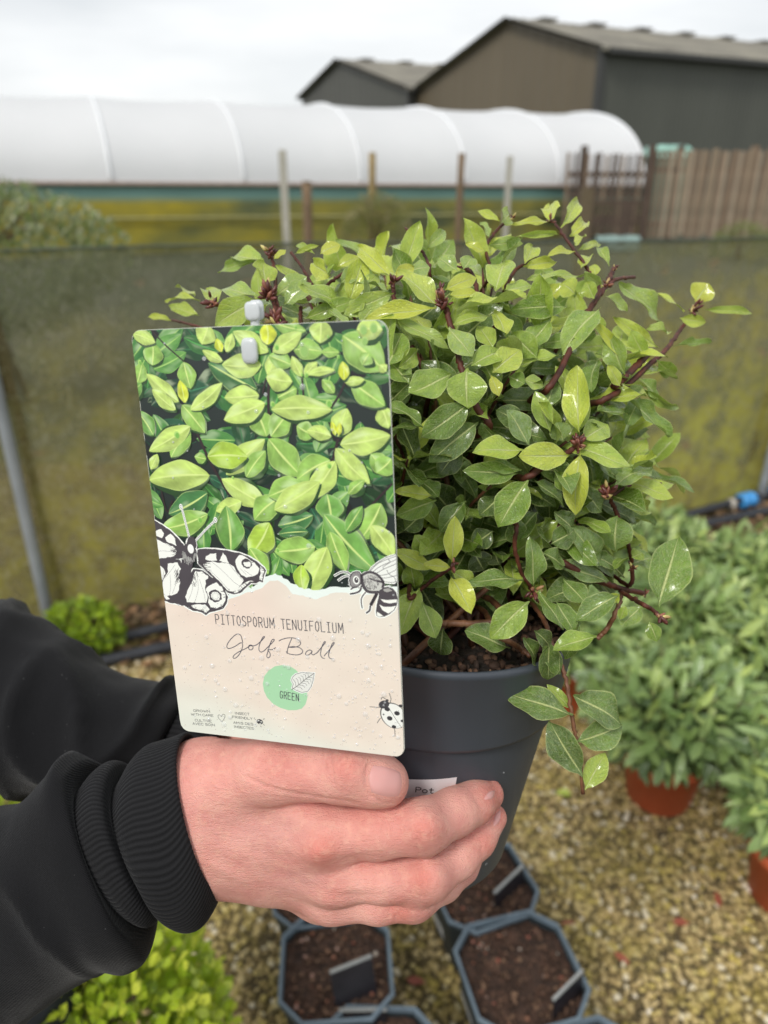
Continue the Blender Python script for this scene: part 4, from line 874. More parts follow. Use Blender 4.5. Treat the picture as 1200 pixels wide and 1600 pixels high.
# (base x, y, tip x, y, width, tone, blue (glaucous tint and painted sky sheen), extra depth)
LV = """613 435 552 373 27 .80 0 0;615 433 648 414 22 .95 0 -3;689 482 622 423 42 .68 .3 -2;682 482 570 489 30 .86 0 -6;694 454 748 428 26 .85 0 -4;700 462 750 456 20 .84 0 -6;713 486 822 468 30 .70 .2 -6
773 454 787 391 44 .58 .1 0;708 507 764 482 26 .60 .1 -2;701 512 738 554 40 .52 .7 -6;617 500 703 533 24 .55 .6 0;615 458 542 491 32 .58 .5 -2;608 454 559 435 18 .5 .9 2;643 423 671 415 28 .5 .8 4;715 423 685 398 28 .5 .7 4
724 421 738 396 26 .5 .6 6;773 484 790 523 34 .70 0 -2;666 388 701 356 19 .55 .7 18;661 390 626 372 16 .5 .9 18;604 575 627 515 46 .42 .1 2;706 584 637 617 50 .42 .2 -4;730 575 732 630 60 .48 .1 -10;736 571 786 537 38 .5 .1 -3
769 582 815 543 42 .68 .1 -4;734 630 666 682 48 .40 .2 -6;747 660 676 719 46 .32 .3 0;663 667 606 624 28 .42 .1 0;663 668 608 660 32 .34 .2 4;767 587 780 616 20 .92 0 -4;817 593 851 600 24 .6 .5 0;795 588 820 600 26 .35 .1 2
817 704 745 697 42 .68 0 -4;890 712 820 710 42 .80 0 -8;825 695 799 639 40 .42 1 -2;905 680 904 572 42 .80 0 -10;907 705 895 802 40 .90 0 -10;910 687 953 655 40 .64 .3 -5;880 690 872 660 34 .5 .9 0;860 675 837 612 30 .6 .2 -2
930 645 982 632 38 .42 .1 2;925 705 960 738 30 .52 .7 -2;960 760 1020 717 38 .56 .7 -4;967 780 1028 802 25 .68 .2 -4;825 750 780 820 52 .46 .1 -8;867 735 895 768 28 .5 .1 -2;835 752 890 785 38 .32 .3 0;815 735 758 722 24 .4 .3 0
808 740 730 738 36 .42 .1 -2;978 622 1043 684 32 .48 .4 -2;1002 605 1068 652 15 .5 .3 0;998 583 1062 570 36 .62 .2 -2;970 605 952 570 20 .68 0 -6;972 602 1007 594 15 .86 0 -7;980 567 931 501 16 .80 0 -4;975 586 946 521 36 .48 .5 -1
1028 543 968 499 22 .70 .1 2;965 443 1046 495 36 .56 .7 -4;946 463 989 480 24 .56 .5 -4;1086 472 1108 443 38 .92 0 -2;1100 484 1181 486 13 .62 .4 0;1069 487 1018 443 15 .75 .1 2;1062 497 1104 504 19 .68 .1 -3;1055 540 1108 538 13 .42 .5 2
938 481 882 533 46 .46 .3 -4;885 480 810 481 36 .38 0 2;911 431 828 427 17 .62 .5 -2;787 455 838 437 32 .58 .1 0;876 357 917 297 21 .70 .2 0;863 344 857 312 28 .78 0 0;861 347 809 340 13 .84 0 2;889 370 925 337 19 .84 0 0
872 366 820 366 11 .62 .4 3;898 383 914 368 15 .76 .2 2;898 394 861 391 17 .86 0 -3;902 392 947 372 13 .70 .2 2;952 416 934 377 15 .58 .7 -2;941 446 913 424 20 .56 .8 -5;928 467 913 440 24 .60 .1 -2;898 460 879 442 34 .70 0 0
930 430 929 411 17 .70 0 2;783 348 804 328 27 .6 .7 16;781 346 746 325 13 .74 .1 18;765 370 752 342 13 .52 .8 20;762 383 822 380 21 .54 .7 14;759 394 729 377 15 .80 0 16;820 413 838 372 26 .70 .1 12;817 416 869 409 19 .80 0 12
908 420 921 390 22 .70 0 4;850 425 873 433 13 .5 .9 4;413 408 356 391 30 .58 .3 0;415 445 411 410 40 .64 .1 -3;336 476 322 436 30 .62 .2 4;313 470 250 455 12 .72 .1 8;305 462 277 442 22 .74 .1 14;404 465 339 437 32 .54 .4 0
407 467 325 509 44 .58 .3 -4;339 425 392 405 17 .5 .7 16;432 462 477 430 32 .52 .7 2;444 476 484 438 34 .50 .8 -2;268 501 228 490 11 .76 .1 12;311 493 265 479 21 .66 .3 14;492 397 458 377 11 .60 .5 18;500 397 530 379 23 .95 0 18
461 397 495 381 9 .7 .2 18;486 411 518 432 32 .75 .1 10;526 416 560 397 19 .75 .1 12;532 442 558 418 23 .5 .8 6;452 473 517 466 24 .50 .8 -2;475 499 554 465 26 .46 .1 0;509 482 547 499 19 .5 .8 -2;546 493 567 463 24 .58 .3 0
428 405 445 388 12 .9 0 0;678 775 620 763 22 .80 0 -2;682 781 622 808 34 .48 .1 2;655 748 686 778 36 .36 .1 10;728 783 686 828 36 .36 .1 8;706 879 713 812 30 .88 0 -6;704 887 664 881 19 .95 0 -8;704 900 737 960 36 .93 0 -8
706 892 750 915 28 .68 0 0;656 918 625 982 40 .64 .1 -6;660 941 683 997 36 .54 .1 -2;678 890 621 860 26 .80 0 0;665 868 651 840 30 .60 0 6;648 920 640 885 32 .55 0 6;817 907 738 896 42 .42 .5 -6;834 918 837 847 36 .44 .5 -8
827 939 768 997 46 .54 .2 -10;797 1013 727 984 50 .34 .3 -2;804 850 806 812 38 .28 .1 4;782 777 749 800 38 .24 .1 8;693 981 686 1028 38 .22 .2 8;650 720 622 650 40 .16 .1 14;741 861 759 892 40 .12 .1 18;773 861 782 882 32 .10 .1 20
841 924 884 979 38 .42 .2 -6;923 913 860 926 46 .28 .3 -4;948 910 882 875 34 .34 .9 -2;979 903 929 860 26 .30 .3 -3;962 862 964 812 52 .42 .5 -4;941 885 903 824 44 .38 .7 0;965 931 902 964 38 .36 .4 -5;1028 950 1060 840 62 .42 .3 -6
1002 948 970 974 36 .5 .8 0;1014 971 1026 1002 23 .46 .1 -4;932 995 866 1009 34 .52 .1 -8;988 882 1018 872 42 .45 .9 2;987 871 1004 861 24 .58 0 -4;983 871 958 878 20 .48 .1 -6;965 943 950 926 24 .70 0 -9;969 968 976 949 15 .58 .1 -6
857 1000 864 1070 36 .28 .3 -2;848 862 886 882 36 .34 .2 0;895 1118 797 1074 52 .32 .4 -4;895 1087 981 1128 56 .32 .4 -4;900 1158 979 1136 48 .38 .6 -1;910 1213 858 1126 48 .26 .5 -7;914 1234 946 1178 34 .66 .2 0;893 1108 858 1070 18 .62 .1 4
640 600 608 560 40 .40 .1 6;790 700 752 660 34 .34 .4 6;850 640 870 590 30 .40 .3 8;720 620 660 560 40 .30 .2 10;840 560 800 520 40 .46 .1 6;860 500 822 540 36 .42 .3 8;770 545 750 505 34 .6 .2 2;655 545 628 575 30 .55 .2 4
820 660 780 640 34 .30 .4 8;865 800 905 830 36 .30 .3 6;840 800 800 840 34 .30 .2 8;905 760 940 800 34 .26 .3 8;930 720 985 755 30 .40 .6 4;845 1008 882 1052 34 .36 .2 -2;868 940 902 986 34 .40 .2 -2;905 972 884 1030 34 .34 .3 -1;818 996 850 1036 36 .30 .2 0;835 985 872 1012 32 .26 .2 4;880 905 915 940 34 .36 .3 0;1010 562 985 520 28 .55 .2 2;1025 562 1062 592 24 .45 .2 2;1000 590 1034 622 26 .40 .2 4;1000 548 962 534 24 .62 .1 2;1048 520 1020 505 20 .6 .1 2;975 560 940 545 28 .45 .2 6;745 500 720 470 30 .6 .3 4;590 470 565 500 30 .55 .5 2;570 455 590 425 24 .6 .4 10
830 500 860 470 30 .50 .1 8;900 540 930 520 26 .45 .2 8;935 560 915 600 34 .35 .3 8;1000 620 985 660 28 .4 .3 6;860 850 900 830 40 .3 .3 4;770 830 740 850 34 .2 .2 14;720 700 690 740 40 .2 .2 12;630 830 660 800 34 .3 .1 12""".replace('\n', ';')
MM = proto_meshes(PROTO, 'leaf', M_LEAF_O)
cnt = 0; rl = random.Random(5)
def leafN(B, T, jit=.36, up=.55):
    v = nrm(CAM - (np.asarray(B) + np.asarray(T)) / 2); return nrm(v * .9 + np.array([rl.gauss(0, jit), rl.gauss(0, jit), up + rl.gauss(0, jit)]))
for row in LV.split(';'):
    bx_, by_, tx_, ty_, wd, tn, bl, dz = [float(q) for q in row.split()]
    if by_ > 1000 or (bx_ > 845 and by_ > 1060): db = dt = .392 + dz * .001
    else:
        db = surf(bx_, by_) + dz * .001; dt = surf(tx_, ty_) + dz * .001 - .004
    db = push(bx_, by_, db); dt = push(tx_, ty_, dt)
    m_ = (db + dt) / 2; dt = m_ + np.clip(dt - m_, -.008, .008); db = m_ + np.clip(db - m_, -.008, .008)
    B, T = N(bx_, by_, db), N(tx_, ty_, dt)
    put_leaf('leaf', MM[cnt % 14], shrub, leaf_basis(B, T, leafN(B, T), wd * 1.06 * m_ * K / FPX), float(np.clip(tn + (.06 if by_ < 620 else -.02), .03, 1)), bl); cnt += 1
# the big leaf with a brown blemish at its tip
# ---- inner shoots fill the crown
CC = N(655, 715, .515); RAD = np.array([.172, .128, .152]) * K
items = []; nst = 132
for i in range(nst):
    z = 1 - 2 * (i + .5) / nst; ph = i * 2.39996; s_ = math.sqrt(1 - z * z); d = s_ * math.cos(ph) * cR + z * cU * 1.0 + s_ * math.sin(ph) * cF
    if d @ PU < -.62: continue
    fr = -(d @ cF); k_ = RNG.uniform(.78, .95) if fr > .1 else RNG.uniform(.8, .98)
    tip = CC + (cR * (d @ cR) * RAD[0] + cF * (d @ cF) * RAD[1] + cU * (d @ cU) * RAD[2]) * k_
    x, y, dd = proj(tip)
    if y > 1000 and dd < .47 * K: continue
    base = ROOT + PR @ np.array([RNG.normal() * .02, RNG.normal() * .02, 0]); mid_ = base * .5 + tip * .5 + PU * .02
    path = np.array([base * (1 - q) ** 2 + 2 * q * (1 - q) * mid_ + tip * q * q for q in np.linspace(0, 1, 12)])
    part('branch', *tube(path, np.linspace(.0023, .0008, 12) * K, 6), M_STEM if i % 3 else M_STEM2, shrub, True)
    nlv = 15
    for j in range(nlv):
        q = .42 + .58 * (j / (nlv - 1)) ** .8; p = base * (1 - q) ** 2 + 2 * q * (1 - q) * mid_ + tip * q * q; a_ = j * 2.4 + i
        T = nrm((1 - q) * (mid_ - base) + q * (tip - mid_)); u = nrm(np.cross(T, [.3, .1, 1])); w_ = np.cross(T, u)
        X = nrm((math.cos(a_) * u + math.sin(a_) * w_) * 1.0 + T * (.55 + .5 * (j >= nlv - 4))); l_ = RNG.uniform(.028, .040) * K * (1 - .2 * (j == nlv - 1))
        if not (behind_label(p, .016) and behind_label(p + X * l_, .016)): continue
        e_ = p + X * l_; el_ = (e_ - PC) @ PU; rr_ = np.linalg.norm((e_ - PC) - PU * el_)
        if el_ < .004: continue
        bas = leaf_basis(p, e_, X * .25 + np.array([0, -.35, .8]) + RNG.normal(size=3) * .3, l_ * RNG.uniform(.38, .50))
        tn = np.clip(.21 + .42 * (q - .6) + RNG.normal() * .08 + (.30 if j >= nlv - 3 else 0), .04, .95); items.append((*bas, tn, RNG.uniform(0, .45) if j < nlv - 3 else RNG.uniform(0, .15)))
dep = [proj(it[3])[2] - .15 * (it[3][2] - PC[2]) for it in items]; od = np.argsort(dep); npart = max(0, 300 - cnt)
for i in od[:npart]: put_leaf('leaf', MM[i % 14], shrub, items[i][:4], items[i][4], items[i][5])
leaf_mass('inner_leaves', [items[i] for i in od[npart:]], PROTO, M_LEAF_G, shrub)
# ---- bud clusters
t = NT('bud'); tn = t.attr('tone'); col = t.ramp(tn, [(0, (.07, .018, .014)), (.5, (.16, .045, .035)), (.75, (.30, .12, .07)), (1, (.55, .48, .16))]); M_BUD = t.done(t.pbr(col, .4))
def buds(px, py, n_, size, dd=-.006, dirp=(0, -1), d0=None):
    size *= .78
    d = push(px, py, (d0 if d0 else surf(px, py) + dd)); c0 = N(px, py, d); ax = nrm(cR * dirp[0] - cU * dirp[1] - cF * .3); vs, fs, tn_, n0 = [], [], [], 0
    for i in range(n_):
        dr = nrm(ax * .9 + RNG.normal(size=3) * .75); p = c0 + dr * size * RNG.uniform(.1, .7) - ax * size * .5 * RNG.random(); l_ = size * RNG.uniform(.35, .8)
        u = nrm(np.cross(dr, [.2, .3, 1])); w_ = np.cross(dr, u); B = np.stack([u * l_ * .26, w_ * l_ * .26, dr * l_ * .6]); q = IV.copy(); q[:, :2] *= (1 - .45 * np.clip(q[:, 2:3], 0, 1)); vs.append(q @ B + p); fs.append(IF + n0); n0 += len(IV); tn_.append(np.full(len(IV), RNG.random() ** 1.6))
    part('bud_cluster', np.concatenate(vs), np.concatenate(fs), M_BUD, shrub, True, attrs={'tone': np.concatenate(tn_)})
for a_ in ((905, 693, 26, .0090), (950, 768, 18, .0095), (692, 470, 22, .0095), (614, 440, 12, .007), (1086, 480, 18, .0080, -.006, (.5, -.8)), (418, 458, 24, .010), (430, 496, 24, .010, -.008), (421, 393, 16, .008, -.004), (330, 472, 16, .009, 0, (-.8, -.4)),
           (836, 928, 14, .007, -.010, (.5, .8)), (710, 884, 10, .006, -.01, (.6, -.6)), (1036, 966, 14, .007, -.006, (.8, .5)), (862, 342, 8, .006), (960, 418, 8, .005), (947, 444, 10, .006), (640, 362, 10, .0055, .018), (802, 336, 6, .005, .016), (725, 412, 8, .006, .012), (690, 450, 8, .006, -.008), (987, 884, 8, .005), (1008, 928, 6, .005)):
    buds(*a_)
# ================================================================== PLANT LABEL
lab = empty('plant_label', (LBL + LBR) / 2, 'tall printed card plant label with leaf photograph, butterfly and bee, held by the thumb', 'plant label')
RC = .0042
class Flat:
    def __init__(s): s.v = []; s.f = []; s.c = []; s.n = 0
    def add(s, uv, faces, z, col):
        uv = np.asarray(uv, float); x, y = uv[:, 0].copy(), uv[:, 1].copy(); m = .00014
        x = np.clip(x, m, LW - m); y = np.clip(y, m, LH - m); r = RC - m
        for cx_, cy_, sx, sy in ((RC, RC, -1, -1), (LW - RC, RC, 1, -1), (LW - RC, LH - RC, 1, 1), (RC, LH - RC, -1, 1)):
            k = ((x - cx_) * sx > 0) & ((y - cy_) * sy > 0); dx, dy = x - cx_, y - cy_; dd = np.hypot(dx, dy); k &= dd > r
            x[k] = cx_ + dx[k] / dd[k] * r; y[k] = cy_ + dy[k] / dd[k] * r
        p = LTL + x[:, None] * LX + y[:, None] * LY + LN * z
        s.v.append(p); s.f += [tuple(i + s.n for i in q) for q in faces]; s.n += len(uv)
        c = np.asarray(col, float); s.c.append(np.repeat(c[None], len(uv), 0) if c.ndim == 1 else c)
    def poly(s, pts, z, rgb): 
        tri = tessellate_polygon([[Vector((float(a), float(b), 0)) for a, b in pts]]); s.add(pts, [tuple(q) for q in tri], z, lin(rgb))
    def line(s, pts, wd, z, rgb): v, f = ribbon(pts, wd); s.add(v, f, z, lin(rgb))
    def disc(s, c, rx, ry, z, rgb, n=28, rot=0, jag=0):
        pts = []
        for i in range(n):
            q = i * 2 * math.pi / n; r = 1 + (rl.uniform(-jag, jag) if jag else 0); x, y = rx * r * math.cos(q), ry * r * math.sin(q); pts.append((c[0] + x * math.cos(rot) - y * math.sin(rot), c[1] + x * math.sin(rot) + y * math.cos(rot)))
        s.add([c] + pts, [(0, i + 1, (i + 1) % n + 1) for i in range(n)], z, lin(rgb))
    def build(s, name, mat, parent=None):
        v = np.concatenate(s.v); f = []
        for q in s.f:                       # make every face look at the viewer
            a, b, c = v[q[0]], v[q[1]], v[q[2]]
            f.append(q if np.cross(b - a, c - a) @ LN >= 0 else q[::-1])
        return part(name, v, f, mat, parent or lab, False, colors=np.concatenate(s.c))
t = NT('printed_card'); cc_ = t.attr('Col', out='Color'); c = t.coord('Object'); M_PRINT = t.done(t.pbr(cc_, .36, t.bump(t.noise(c, 900, 2), .04, .0002), Coat_Weight=.25, Coat_Roughness=.25))
def srgb(r, g, b): return (r, g, b)
# -- card body
m_ = []
for cx_, cy_, a0 in ((LW - RC, RC, -90), (LW - RC, LH - RC, 0), (RC, LH - RC, 90), (RC, RC, 180)):
    for q in np.linspace(a0, a0 + 90, 9): m_.append((cx_ + RC * math.cos(math.radians(q)), cy_ + RC * math.sin(math.radians(q))))
nn_ = len(m_); fr = [LTL + LX * x + LY * y for x, y in m_]; bk = [p - LN * .0007 for p in fr]
part('card', fr + bk, [tuple(range(nn_))[::-1], tuple(range(nn_, 2 * nn_))] + [(i, (i + 1) % nn_, nn_ + (i + 1) % nn_, nn_ + i) for i in range(nn_)], simple('card_edge_white', (236, 238, 228), .45, .03), lab)
# -- printed leaf photograph
def Z1(x, y): return l_uv(200 + x * .36667, 460 + y * .36667)     # measured on an enlargement of the upper half
def Z2(x, y): return l_uv(220 + x * .36667, 820 + y * .36667)     # ... of the lower half
PXM = LW / 395.0                                                     # metres per photo pixel on the card
F = Flat(); zc = [.00003]
F.poly(m_, .00002, (36, 46, 44))
def pleaf(b, t_, wd, col, rim=(214, 238, 150), mrib=(222, 240, 150), dark=None, fx_=1.0):
    zc[0] += .0000008; b, t_ = np.asarray(b, float), np.asarray(t_, float); L_ = np.linalg.norm(t_ - b); X = (t_ - b) / L_; Y = np.array([-X[1], X[0]]); n_ = 25; wob = rl.uniform(0, 9)
    bow = rl.uniform(-.05, .05) * L_
    def pt(u, v): return b + X * L_ * u + Y * (v * wd / 2 * (1 + .045 * math.sin(u * 13 + wob + (2 if v > 0 else 0))) * (math.sin(math.pi * min(1, u ** .92)) ** .80 if 0 < u < 1 else 0) + bow * math.sin(math.pi * u))
    us = np.linspace(0, 1, n_); rows = [-1, -.92, -.7, -.48, -.26, -.10, -.05, .05, .10, .26, .48, .7, .92, 1]; vv, cl = [], []
    lc = np.array(lin(col)); ld = np.array(lin(dark)) if dark else lc * .62; up = 1 if Y[1] < 0 else -1; cr_ = np.array(lin(rim)); cm = np.array(lin(mrib))
    sp = rl.uniform(0, 9)
    for u in us:
        for v in rows:
            vv.append(pt(u, v)); q = .5 + .5 * v * up; s_ = .58 + (.24 if q > .5 else 0) + .55 * mnoise.noise(Vector((u * 3 + sp, v * 1.6, sp))) + .22 * mnoise.noise(Vector((u * 11 + sp, v * 5, sp))) + .16 * max(0, math.sin((u - abs(v) * .22) * 42)) ** 3 - .22 * abs(v) ** 3; c_ = ld + (lc - ld) * np.clip(s_ * 1.1, -.1, 1.35)
            hl = max(0, mnoise.noise(Vector((u * 2.6 + sp * 2, v * 1.8 + 4, sp))) - .08) * (1.6 if q > .5 else .7); c_ = c_ * (1 - min(.75, hl)) + (lc * .55 + np.array([.42, .47, .32])) * min(.75, hl)
            if abs(v) == 1: c_ = cr_ * .55 + c_ * .45
            if abs(v) < .08: c_ = cm * (1 - .35 * u) + c_ * .35 * u
            cl.append(c_)
    F.add(vv, grid_faces(n_, len(rows)), zc[0], np.array(cl))
def pline(pts, wd, col): zc[0] += .0000008; F.line(smooth_path(pts, 14), wd, zc[0], col)
rl.seed(11)
darkc = [(40, 84, 52), (52, 104, 58), (62, 118, 60), (46, 92, 66), (34, 66, 50), (72, 132, 62)]
for i in range(150):
    x, y = rl.uniform(-20, 1160), rl.uniform(60, 1260); a_ = rl.uniform(0, 6.28); L_ = rl.uniform(110, 190); c_ = rl.choice(darkc); f_ = min(1, .55 + i / 200)
    pleaf(Z1(x, y), Z1(x + L_ * math.cos(a_), y + L_ * math.sin(a_)), L_ * .5 * .3667 * PXM * 1.0 * rl.uniform(.8, 1.1), tuple(int(q * f_) for q in c_), rim=tuple(int(q * 1.25 * f_) for q in c_), mrib=tuple(min(255, int(q * 1.5 * f_)) for q in c_))
for i in range(26):
    x, y = rl.uniform(0, 1140), rl.uniform(160, 1000); F.disc(Z1(x, y), rl.uniform(20, 46) * .3667 * PXM, rl.uniform(14, 36) * .3667 * PXM, zc[0], (32, 34, 34), 9, rl.uniform(0, 3), .25); zc[0] += .000002
midc = [(92, 150, 72), (106, 162, 80), (80, 138, 70), (124, 172, 96)]
for i in range(64):
    x, y = rl.uniform(-20, 1150), rl.uniform(110, 1230); a_ = rl.uniform(0, 6.28); L_ = rl.uniform(110, 170); c_ = rl.choice(midc)
    pleaf(Z1(x, y), Z1(x + L_ * math.cos(a_), y + L_ * math.sin(a_)), L_ * .5 * .3667 * PXM, c_, rim=(150, 200, 110), mrib=(176, 216, 120), dark=(44, 108, 50))
STEMC = (54, 42, 44)
for pl, w_ in (([(250, 490), (300, 600), (350, 710), (430, 850)], 12), ([(608, 260), (600, 400), (600, 500), (606, 625)], 12), ([(95, 145), (160, 215), (245, 290)], 6), ([(742, 350), (750, 440)], 8), ([(930, 365), (900, 430), (855, 500)], 9), ([(895, 620), (885, 660), (868, 720)], 12), ([(600, 915), (612, 1000), (622, 1095)], 12), ([(140, 825), (168, 925), (190, 880)], 7), ([(1125, 808), (1045, 890)], 9), ([(590, 360), (575, 420)], 7)):
    pline([Z1(*p) for p in pl], w_ * .3667 * PXM, STEMC)
Lt, Br, Ml, Md, Ye, Dk = (204, 230, 124), (186, 220, 84), (160, 204, 100), (122, 176, 86), (222, 234, 70), (78, 134, 78)
for bx_, by_, tx_, ty_, wd, c_ in ((40, 380, 62, 290, 70, Ml), (110, 600, 40, 495, 80, Md), (105, 302, 108, 205, 92, Ml), (20, 165, 118, 205, 62, Lt), (345, 130, 315, 212, 92, Lt), (0, 440, 60, 380, 70, Md), (238, 288, 268, 402, 84, Ml), (550, 405, 342, 292, 110, Dk), (620, 120, 760, 155, 60, Ml), (825, 108, 820, 208, 92, Lt), (915, 175, 1092, 325, 150, Ml), (975, 150, 1086, 150, 88, Lt), (1030, 250, 1000, 300, 60, Ml),
    (705, 235, 832, 245, 82, Ml), (826, 246, 902, 246, 40, Ml), (405, 285, 318, 238, 42, Lt), (400, 245, 378, 188, 38, Ye), (420, 245, 446, 165, 44, Lt), (560, 430, 412, 440, 92, Lt), (550, 500, 592, 605, 110, Ml), (610, 605, 690, 500, 96, Ml), (640, 440, 720, 400, 92, Ml), (600, 350, 640, 240, 62, Lt), (700, 300, 600, 260, 70, Ml),
    (570, 300, 402, 300, 98, Lt), (600, 245, 448, 158, 78, Lt), (618, 245, 742, 162, 72, Lt), (596, 215, 592, 118, 72, Ye), (590, 352, 702, 372, 92, Lt), (585, 462, 410, 535, 96, Lt), (612, 490, 872, 492, 98, Lt), (600, 615, 742, 775, 130, Ml), (720, 560, 800, 600, 80, Ml),
    (868, 605, 762, 580, 62, Lt), (895, 605, 935, 485, 88, Lt), (905, 640, 1120, 600, 108, Lt), (885, 655, 1032, 806, 96, Lt), (885, 600, 868, 540, 26, Ye), (900, 600, 905, 545, 24, Ye), (862, 705, 720, 790, 110, Ml), (885, 710, 770, 870, 100, Lt), (1035, 680, 1120, 760, 80, Ml), (1080, 480, 1110, 570, 80, Lt), (1125, 700, 1060, 760, 90, Ml),
    (950, 370, 1096, 475, 98, Ml), (925, 375, 1010, 362, 38, Lt), (922, 365, 916, 285, 46, Ye), (880, 420, 828, 362, 46, Ml), (742, 350, 700, 262, 46, Lt), (752, 345, 808, 288, 44, Lt), (770, 340, 884, 322, 36, Lt), (1100, 330, 1072, 300, 40, Lt),
    (218, 458, 80, 338, 72, Lt), (205, 492, 104, 404, 62, Lt), (232, 470, 330, 590, 92, Ml), (268, 492, 404, 376, 66, Lt), (262, 565, 185, 694, 92, Ml), (268, 562, 92, 668, 88, Lt), (245, 462, 222, 365, 50, Ye), (100, 745, 128, 680, 46, Lt), (350, 770, 88, 790, 132, Lt), (335, 700, 285, 690, 50, Ml),
    (420, 768, 585, 615, 96, Lt), (505, 778, 588, 665, 82, Ml), (340, 690, 512, 692, 118, Br), (592, 898, 400, 785, 104, Lt), (486, 882, 376, 922, 74, Lt), (340, 845, 175, 935, 110, Dk), (342, 935, 140, 1000, 108, Ml), (440, 1092, 420, 900, 132, Md), (790, 940, 640, 985, 90, Dk), (640, 870, 540, 960, 110, Ml), (740, 800, 600, 860, 110, Ml),
    (625, 918, 820, 798, 110, Lt), (770, 1010, 640, 1020, 60, Dk), (1080, 890, 990, 1045, 118, Ml), (1036, 982, 1135, 1120, 92, Lt), (850, 850, 870, 970, 120, Md), (800, 1075, 625, 1095, 120, Ml), (835, 935, 1060, 1180, 136, Md), (862, 1010, 930, 1180, 92, Ml), (850, 1075, 760, 1285, 120, Lt), (605, 972, 520, 1115, 118, Br), (520, 1080, 600, 1190, 96, Ml), (740, 1150, 750, 1270, 72, Br), (930, 1010, 1000, 900, 60, Md), (940, 850, 1010, 790, 46, Ml)):
    sh_ = np.array([2.2, 3.2]) * PXM * rl.uniform(.4, 1.2); pleaf(Z1(bx_, by_) + sh_, Z1(tx_, ty_) + sh_, wd * .3667 * PXM * 1.04, (52, 86, 44), rim=(48, 76, 44), mrib=(56, 90, 46), dark=(40, 66, 40))
    pleaf(Z1(bx_, by_), Z1(tx_, ty_), wd * .3667 * PXM * .98, c_, dark=tuple(int(q * .70) for q in c_))
# printed raindrops in the photograph
for i in range(14):
    x, y = rl.uniform(20, 1120), rl.uniform(120, 1150); r = rl.uniform(4, 14) * .3667 * PXM; zc[0] += .0000008; F.disc(Z1(x, y), r, r * 1.2, zc[0], (176, 216, 120), 10); zc[0] += .0000008; F.disc(Z1(x + 2, y + 3), r * .72, r * .9, zc[0], (128, 186, 84), 10)
for x, y, r in ((1005, 150, 15), (1048, 142, 15), (1010, 198, 13), (752, 238, 20)):
    zc[0] += .0000008; F.disc(Z1(x, y), r * .3667 * PXM, r * 1.3 * .3667 * PXM, zc[0], (176, 208, 122), 14); zc[0] += .0000008; F.disc(Z1(x + 1, y + 4), r * .78 * .3667 * PXM, r * 1.0 * .3667 * PXM, zc[0], (150, 192, 104), 14)
F.build('printed_leaf_picture', M_PRINT); zb = zc[0] + .00001
# -- torn paper with pale tints
F = Flat()
white = [(-30, 300), (100, 300), (300, 330), (400, 285), (440, 262), (470, 268), (495, 250), (530, 222), (575, 206), (612, 224), (650, 250), (700, 272), (760, 276), (820, 262), (892, 266), (960, 270), (1110, 262)]
pink = [(-30, 330), (100, 330), (300, 350), (420, 300), (480, 282), (520, 264), (548, 236), (590, 234), (622, 262), (642, 292), (690, 300), (742, 318), (792, 300), (832, 284), (895, 292), (960, 296), (1110, 290)]
def jag(pl, a, seed):
    r_ = random.Random(seed); out = []
    for (x0, y0), (x1, y1) in zip(pl[:-1], pl[1:]):
        for q in np.linspace(0, 1, 5)[:-1]: out.append((x0 + (x1 - x0) * q + r_.uniform(-a, a), y0 + (y1 - y0) * q + r_.uniform(-a, a)))
    return out + [pl[-1]]
w1 = [Z2(*p) for p in jag(white, 4, 1)]; F.poly(w1 + [np.array([LW + .002, LH + .001]), np.array([-.002, LH + .001])], zb, (236, 246, 240))
p1_ = [Z2(*p) for p in jag(pink, 3, 2)]; xs_l = np.array([p[0] for p in p1_]); ys_l = np.array([p[1] for p in p1_]); o2 = np.argsort(xs_l); xs_l, ys_l = xs_l[o2], ys_l[o2]
gu = np.linspace(0, LW, 90); vv, cl = [], []
for x in gu:
    y0 = np.interp(x, xs_l, ys_l)
    for j in range(24):
        y = y0 + (LH - y0) * (j / 23); vv.append((x, y)); u, v = x / LW, (y - LH * .6) / (LH * .4); n_ = mnoise.noise(Vector((u * 2.2, v * 2.4, 3)))
        g = np.clip((v - .62 - .25 * (u) + n_ * .25) * 3.0, 0, 1) + np.clip((.25 - u) * 2 * (v - .4), 0, .5); g = min(1, g)
        a_, b_ = np.array(lin((236, 222, 208))), np.array(lin((230, 231, 219))); pk_ = np.clip(1 - abs(u - .42) * 3 - abs(v - .15) * 2.0 + n_, 0, 1)
        c_ = a_ * (1 - g) + b_ * g; c_ = c_ * (1 - .5 * pk_) + np.array(lin((238, 210, 198))) * .5 * pk_; c_ = c_ * (1 + .05 * mnoise.noise(Vector((u * 9, v * 9, 0)))); cl.append(c_)
F.add(vv, grid_faces(90, 24), zb + .000004, np.array(cl))
for i in range(420):
    x, y = rl.uniform(.002, LW - .002), rl.uniform(LH * .66, LH - .002); F.disc((x, y), *(rl.uniform(.00010, .00022),) * 2, zb + .000008, rl.choice(((196, 172, 160), (176, 160, 148), (242, 236, 228), (206, 190, 178))), 5)
F.build('torn_paper_print', M_PRINT); zb += .000016
